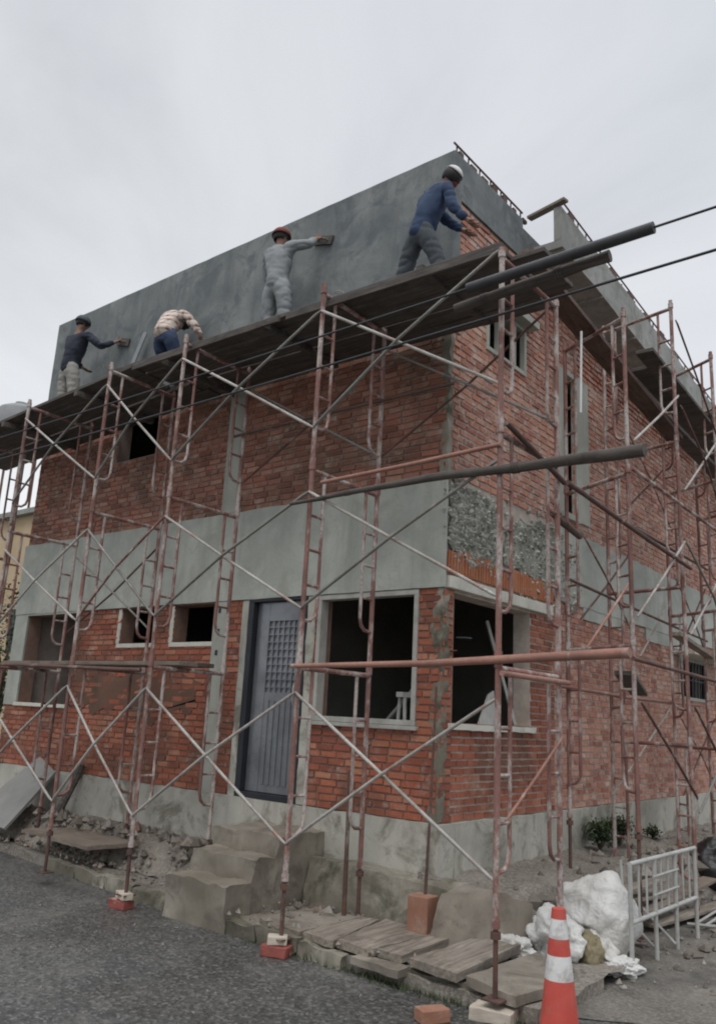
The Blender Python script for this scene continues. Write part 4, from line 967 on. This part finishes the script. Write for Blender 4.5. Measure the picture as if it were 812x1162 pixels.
def person(j, label, cloth, headgear):
    """j: joints in world space. One continuous body; shirt, trousers, boots and headgear are its children."""
    t = root('person', (j['pelvis'][0], j['pelvis'][1], j['z0']), label, 'person', 'workers on the platform')
    J = {k: V(v) for k, v in j.items() if k != 'z0'}
    J['head'] = J['neck'].lerp(J['head'], .74)
    face = J['face'].normalized()
    def limbs(c, side):
        for nm, a, b, ra in (('el', 'elbow_', 'ch', .044), ('hand', 'hand_', 'el', .029)): pass
    b = Chain()
    b.p('pelvis', J['pelvis'], .10); b.p('waist', J['pelvis'].lerp(J['chest'], .45), .09, 'pelvis'); b.p('chest', J['chest'], .11, 'waist')
    b.p('neck', J['neck'], .052, 'chest'); up = (J['head'] - J['neck']).normalized()
    b.p('jaw', J['head'] - up * .055 + face * .018, .066, 'neck'); b.p('skull', J['head'] + up * .035, .088, 'jaw'); b.p('top', J['head'] + up * .085, .068, 'skull')
    b.p('nose', J['head'] - up * .01 + face * .105, .014, 'jaw')
    sd = face.cross(up).normalized()
    for s in (-1, 1): b.p('ear%d' % s, J['head'] - up * .01 + sd * s * .088, .018, 'jaw')
    for s in ('l', 'r'):
        b.p('sh' + s, J['sh_' + s], .056, 'chest'); b.p('el' + s, J['el_' + s], .040, 'sh' + s)
        b.p('wr' + s, J['el_' + s].lerp(J['hand_' + s], .84), .027, 'el' + s); b.p('pa' + s, J['hand_' + s], .034, 'wr' + s)
        hd = (J['hand_' + s] - J['el_' + s]).normalized(); hs = hd.cross(V((0, 0, 1)))
        hs = hs.normalized() if hs.length > .1 else V((1, 0, 0)); hn = hd.cross(hs)
        for f in range(4):
            base = J['hand_' + s] + hd * .035 + hs * (f - 1.5) * .021; L = (.065, .078, .073, .058)[f]
            b.p('fa%d' % f + s, base, .010, 'pa' + s); b.p('fb%d' % f + s, base + hd * L * .5 - hn * .012, .0095, 'fa%d' % f + s); b.p('fc%d' % f + s, base + hd * L * .85 - hn * .035, .0085, 'fb%d' % f + s)
        b.p('ta' + s, J['hand_' + s] + hs * .042 + hd * .0, .012, 'pa' + s); b.p('tb' + s, J['hand_' + s] + hs * .06 + hd * .04 - hn * .01, .010, 'ta' + s)
        b.p('hi' + s, J['hip_' + s], .082, 'pelvis'); b.p('kn' + s, J['kn_' + s], .052, 'hi' + s); b.p('an' + s, J['an_' + s], .038, 'kn' + s)
        b.p('toe' + s, J['an_' + s] + J['foot'].normalized() * .16 - V((0, 0, .05)), .034, 'an' + s)
    me = skin_mesh('person_body', b.v, b.e, b.r); me.materials.append(M['skin'])
    def put(me, nm, par=t):
        o = bpy.data.objects.new(nm, me); COL.objects.link(o); o.parent = par; o.matrix_parent_inverse = Matrix.Translation(-V(t.location)); return o
    put(me, 'body')
    c = Chain()
    c.p('hem', J['pelvis'] - (J['chest'] - J['pelvis']).normalized() * .10, .150); c.p('low', J['pelvis'].lerp(J['chest'], .12), .150, 'hem'); c.p('waist', J['pelvis'].lerp(J['chest'], .5), .150, 'low'); c.p('chest', J['chest'], .160, 'waist'); c.p('col', J['chest'].lerp(J['neck'], .72), .085, 'chest')
    for s in ('l', 'r'):
        c.p('sh' + s, J['sh_' + s], .076, 'chest'); c.p('el' + s, J['el_' + s], .058, 'sh' + s); c.p('cu' + s, J['el_' + s].lerp(J['hand_' + s], cloth.get('sleeve', .6)), .046, 'el' + s)
    me = crease(skin_mesh('shirt', c.v, c.e, c.r)); me.materials.append(M[cloth['shirt']]); put(me, 'shirt')
    c = Chain(); c.p('pelvis', J['pelvis'], .126); c.p('belt', J['pelvis'].lerp(J['chest'], .30), .108, 'pelvis')
    for s in ('l', 'r'):
        c.p('hi' + s, J['hip_' + s], .112, 'pelvis'); c.p('kn' + s, J['kn_' + s], .086, 'hi' + s); c.p('an' + s, J['an_' + s] + V((0, 0, .04)), .070, 'kn' + s)
    me = crease(skin_mesh('trousers', c.v, c.e, c.r)); me.materials.append(M[cloth['trousers']]); put(me, 'trousers')
    for s in ('l', 'r'):
        c = Chain(); f = J['foot'].normalized(); a = J['an_' + s]
        c.p('an', a + V((0, 0, .03)), .052); c.p('heel', a - V((0, 0, .045)), .048, 'an'); c.p('ball', a + f * .12 - V((0, 0, .055)), .044, 'heel'); c.p('toe', a + f * .19 - V((0, 0, .06)), .036, 'ball')
        me = skin_mesh('boot', c.v, c.e, c.r); me.materials.append(M['boot']); put(me, 'boot')
    # eyes and hair
    mb = MB()
    for s in (-1, 1): mb.box(J['head'] + up * .015 + face * .088 + sd * s * .034 - V((.009,) * 3), J['head'] + up * .015 + face * .088 + sd * s * .034 + V((.009,) * 3))
    mb.build('eyes', 'dark_hair', t)
    def dome(nm, mat, r, cut, brim=0., zo=.0):
        bm = bmesh.new(); bmesh.ops.create_uvsphere(bm, u_segments=20, v_segments=14, radius=r)
        q = V((0, 0, 1)).rotation_difference(up).to_matrix()
        bmesh.ops.delete(bm, geom=[v for v in bm.verts if v.co.z < cut], context='VERTS')
        for v in bm.verts: v.co = J['head'] + up * (.02 + zo) + q @ v.co - face * .006
        me = bpy.data.meshes.new(nm); bm.to_mesh(me); bm.free(); me.materials.append(M[mat]); me.shade_smooth(); o = put(me, nm); o.modifiers.new('S', 'SOLIDIFY').thickness = .008
        if brim:
            mb = MB(); c0 = J['head'] + up * (.02 + zo + cut) + face * (r * .7); mb.bar(c0 - face * .02, c0 + face * brim, .14, .012, up); mb.build('brim', mat, o, bevel=.004).parent = o
            o.children[0].matrix_parent_inverse = Matrix.Translation(-V(t.location)) if False else o.matrix_parent_inverse @ Matrix()
        return o
    dome('hair', 'dark_hair', .098, -.068)
    if headgear == 'cap': dome('cap', cloth['cap'], .116, -.005, .06)
    if headgear == 'wrap':
        dome('cap', 'whitecloth', .108, .03)
        c = Chain(); c.p('a', J['head'] - up * .09, .075); c.p('b', J['head'] - up * .04 + face * .03, .092, 'a'); c.p('c', J['head'] - up * .01 + face * .02, .09, 'b')
        me = skin_mesh('face_wrap', c.v, c.e, c.r); me.materials.append(M['redcloth']); put(me, 'face_wrap')
    return t

FWD = (0, 1, 0)
person(dict(z0=4.6, pelvis=(-6.12, -.52, 5.52), chest=(-6.05, -.50, 5.92), neck=(-6.02, -.50, 6.10), head=(-6.00, -.47, 6.25), face=(.35, 1, 0), foot=FWD,
            sh_l=(-6.25, -.50, 6.04), sh_r=(-5.83, -.48, 6.00), el_l=(-6.32, -.42, 5.76), hand_l=(-6.15, -.25, 5.62), el_r=(-5.62, -.38, 5.80), hand_r=(-5.60, -.15, 5.96),
            hip_l=(-6.22, -.52, 5.46), hip_r=(-6.01, -.52, 5.46), kn_l=(-6.25, -.48, 5.06), an_l=(-6.28, -.52, 4.70), kn_r=(-6.00, -.47, 5.06), an_r=(-5.97, -.50, 4.71)),
       'worker in a dark navy shirt and pale trousers reaching to the wall', dict(shirt='navy', trousers='khaki', cap='greycloth', sleeve=.8), 'cap')
person(dict(z0=4.72, pelvis=(-3.78, -.68, 5.40), chest=(-3.96, -.44, 5.74), neck=(-4.00, -.31, 5.82), head=(-4.02, -.20, 5.80), face=(0, .6, -.8), foot=FWD,
            sh_l=(-4.16, -.42, 5.78), sh_r=(-3.76, -.38, 5.76), el_l=(-4.30, -.34, 5.52), hand_l=(-4.24, -.20, 5.36), el_r=(-3.60, -.30, 5.54), hand_r=(-3.62, -.18, 5.40),
            hip_l=(-3.88, -.66, 5.34), hip_r=(-3.67, -.66, 5.33), kn_l=(-3.92, -.50, 5.04), an_l=(-3.92, -.62, 4.82), kn_r=(-3.66, -.50, 5.03), an_r=(-3.66, -.62, 4.82)),
       'worker in a pale plaid shirt and blue trousers bending over', dict(shirt='plaid', trousers='jeans', cap='greycloth', sleeve=.5), 'none')
person(dict(z0=4.72, pelvis=(-1.98, -.54, 5.56), chest=(-2.02, -.50, 5.94), neck=(-2.03, -.49, 6.10), head=(-2.03, -.47, 6.24), face=(.3, 1, .1), foot=FWD,
            sh_l=(-2.19, -.51, 6.01), sh_r=(-1.83, -.48, 6.04), el_l=(-2.28, -.42, 5.78), hand_l=(-2.14, -.26, 5.66), el_r=(-1.70, -.36, 6.08), hand_r=(-1.78, -.16, 6.28),
            hip_l=(-2.08, -.54, 5.50), hip_r=(-1.87, -.54, 5.50), kn_l=(-2.12, -.49, 5.12), an_l=(-2.14, -.54, 4.83), kn_r=(-1.86, -.49, 5.12), an_r=(-1.84, -.54, 4.83)),
       'worker in pale grey clothes and a red brown cap plastering the parapet', dict(shirt='palegrey', trousers='palegrey', cap='brown_cap', sleeve=.75), 'cap')
person(dict(z0=4.70, pelvis=(.00, -.56, 5.50), chest=(.12, -.50, 5.85), neck=(.21, -.47, 6.00), head=(.29, -.45, 6.10), face=(.8, .6, -.1), foot=(.6, .8, 0),
            sh_l=(-.02, -.46, 5.98), sh_r=(.28, -.54, 5.92), el_l=(.12, -.28, 5.74), hand_l=(.28, -.18, 5.62), el_r=(.36, -.56, 5.66), hand_r=(.50, -.46, 5.50),
            hip_l=(-.10, -.54, 5.46), hip_r=(.08, -.57, 5.44), kn_l=(-.22, -.52, 5.10), an_l=(-.38, -.54, 4.81), kn_r=(.20, -.52, 5.12), an_r=(.16, -.56, 4.80)),
       'worker in a blue shirt with red face wrap striding near the corner', dict(shirt='blue', trousers='greycloth', cap='whitecloth', sleeve=.8), 'wrap')

def float_tool(c, label):
    t = root('plastering_float', c, label, 'plastering float', 'plastering floats held by workers'); c = V(c)
    mb = MB(); mb.bar(c + V((-.14, .05, .05)), c + V((.14, .05, -.03)), .02, .11); mb.build('blade', 'plank_dark', t)
    mb = MB(); mb.path([c + V((-.07, .04, .03)), c + V((-.06, .0, .03)), c + V((.06, .0, -.01)), c + V((.07, .04, -.01))], .013, 8); mb.build('handle', 'board_brown', t, smooth=True)
float_tool((-1.76, -.10, 6.30), 'dark plastering float in the hand of the worker in pale clothes')
float_tool((-5.58, -.10, 5.98), 'dark plastering float in the hand of the worker in navy')
plank('straightedge', (-4.95, -.13, 5.94), (-5.16, -.16, 5.42), .02, .09, 'palegrey', 'pale straightedge leaning on the parapet between the two left workers', 'straightedge', None, up=(1, 0, 0))
b = root('mortar_bucket', (-.9, -.7, 4.72), 'small pale mortar bucket on the platform between the two right workers', 'bucket')
mb = MB(); mb.lathe([(.10, 4.735), (.13, 4.96), (.135, 4.97), (.12, 4.965), (.095, 4.80)], 18, (-.9, -.75)); mb.build('bucket_body', 'tank', b, smooth=True)
mb = MB(); mb.path([(-.9 + .13 * math.cos(a), -.75, 4.96 + .10 * math.sin(a)) for a in [math.pi * i / 8 for i in range(9)]], .005, 6); mb.build('handle', 'galv', b, smooth=True)

# ------------------------------------------------------------------ camera
cam = bpy.data.cameras.new('camera'); co = bpy.data.objects.new('camera', cam); COL.objects.link(co)
C = V((4.189916790744476, -6.455572012165672, 0.8626400348120775))
Rr = [[0.7822713764576349, 0.6209099367306387, 0.05022294340469759], [-0.11188630666883276, 0.2193585623487818, -0.9692075502720164], [-0.6128074313804338, 0.7525640647768334, 0.24106924410111924]]
m = Matrix.Identity(4)
for i in range(3): m[i][0] = Rr[0][i]; m[i][1] = -Rr[1][i]; m[i][2] = -Rr[2][i]; m[i][3] = C[i]
co.matrix_world = m
cam.sensor_fit = 'HORIZONTAL'; cam.sensor_width = 36; cam.lens = 940.0 / 812 * 36; cam.clip_start = .05; cam.clip_end = 600
scene.camera = co

# ------------------------------------------------------------------ overcast daylight
w = bpy.data.worlds.new('World'); scene.world = w; w.use_nodes = True; nt = w.node_tree
for n in list(nt.nodes): nt.nodes.remove(n)
out = nt.nodes.new('ShaderNodeOutputWorld'); bg1 = nt.nodes.new('ShaderNodeBackground'); bg2 = nt.nodes.new('ShaderNodeBackground'); mx = nt.nodes.new('ShaderNodeMixShader')
sky = nt.nodes.new('ShaderNodeTexSky'); sky.sky_type = 'NISHITA'; sky.sun_disc = False
ELEV, AZ = 58, 150
sky.sun_elevation = math.radians(ELEV); sky.sun_rotation = math.radians(AZ)
link(nt, sky.outputs[0], bg1.inputs[0]); bg1.inputs[1].default_value = .08
tc = nt.nodes.new('ShaderNodeTexCoord'); sp = nt.nodes.new('ShaderNodeSeparateXYZ'); link(nt, tc.outputs['Generated'], sp.inputs[0])
cl = noise_node(nt, tc.outputs['Generated'], 1.6, 6, .55, .6)
cloud = ramp(nt, cl, [(.3, (.515, .53, .555)), (.52, (.65, .662, .682)), (.75, (.755, .76, .77))])
grad = ramp(nt, sp.outputs[2], [(.0, (1.1, 1.1, 1.1)), (.18, (1.08, 1.08, 1.08)), (.45, (.97, .975, .985)), (.74, (.93, .94, .955)), (1., (3.6, 3.6, 3.6))])
side = nt.nodes.new('ShaderNodeMapRange'); side.inputs[1].default_value = -1; side.inputs[2].default_value = .3; side.inputs[3].default_value = 0; side.inputs[4].default_value = 1; link(nt, sp.outputs[0], side.inputs[0])
cloud = mix(nt, 1., cloud, ramp(nt, side.outputs[0], [(.2, (1.04, 1.04, 1.035)), (1., (.90, .92, .955))]), 'MULTIPLY')
link(nt, mix(nt, 1., cloud, grad, 'MULTIPLY'), bg2.inputs[0]); bg2.inputs[1].default_value = 1.
mx.inputs[0].default_value = .93
link(nt, bg1.outputs[0], mx.inputs[1]); link(nt, bg2.outputs[0], mx.inputs[2]); link(nt, mx.outputs[0], out.inputs[0])
sl = bpy.data.lights.new('sun', 'SUN'); sl.energy = .9; sl.angle = math.radians(25); sl.color = (1., .97, .93)
so = bpy.data.objects.new('sun', sl); COL.objects.link(so)
a = math.radians(AZ); d = V((math.sin(a) * math.cos(math.radians(ELEV)), math.cos(a) * math.cos(math.radians(ELEV)), math.sin(math.radians(ELEV))))
so.rotation_euler = d.to_track_quat('Z', 'Y').to_euler()
scene.cycles.filter_width = 2.0
scene.view_settings.view_transform = 'Standard'; scene.view_settings.look = 'None'; scene.view_settings.exposure = .27; scene.view_settings.gamma = 1
for o in list(bpy.data.objects):
    if '_w' in o: del o['_w']
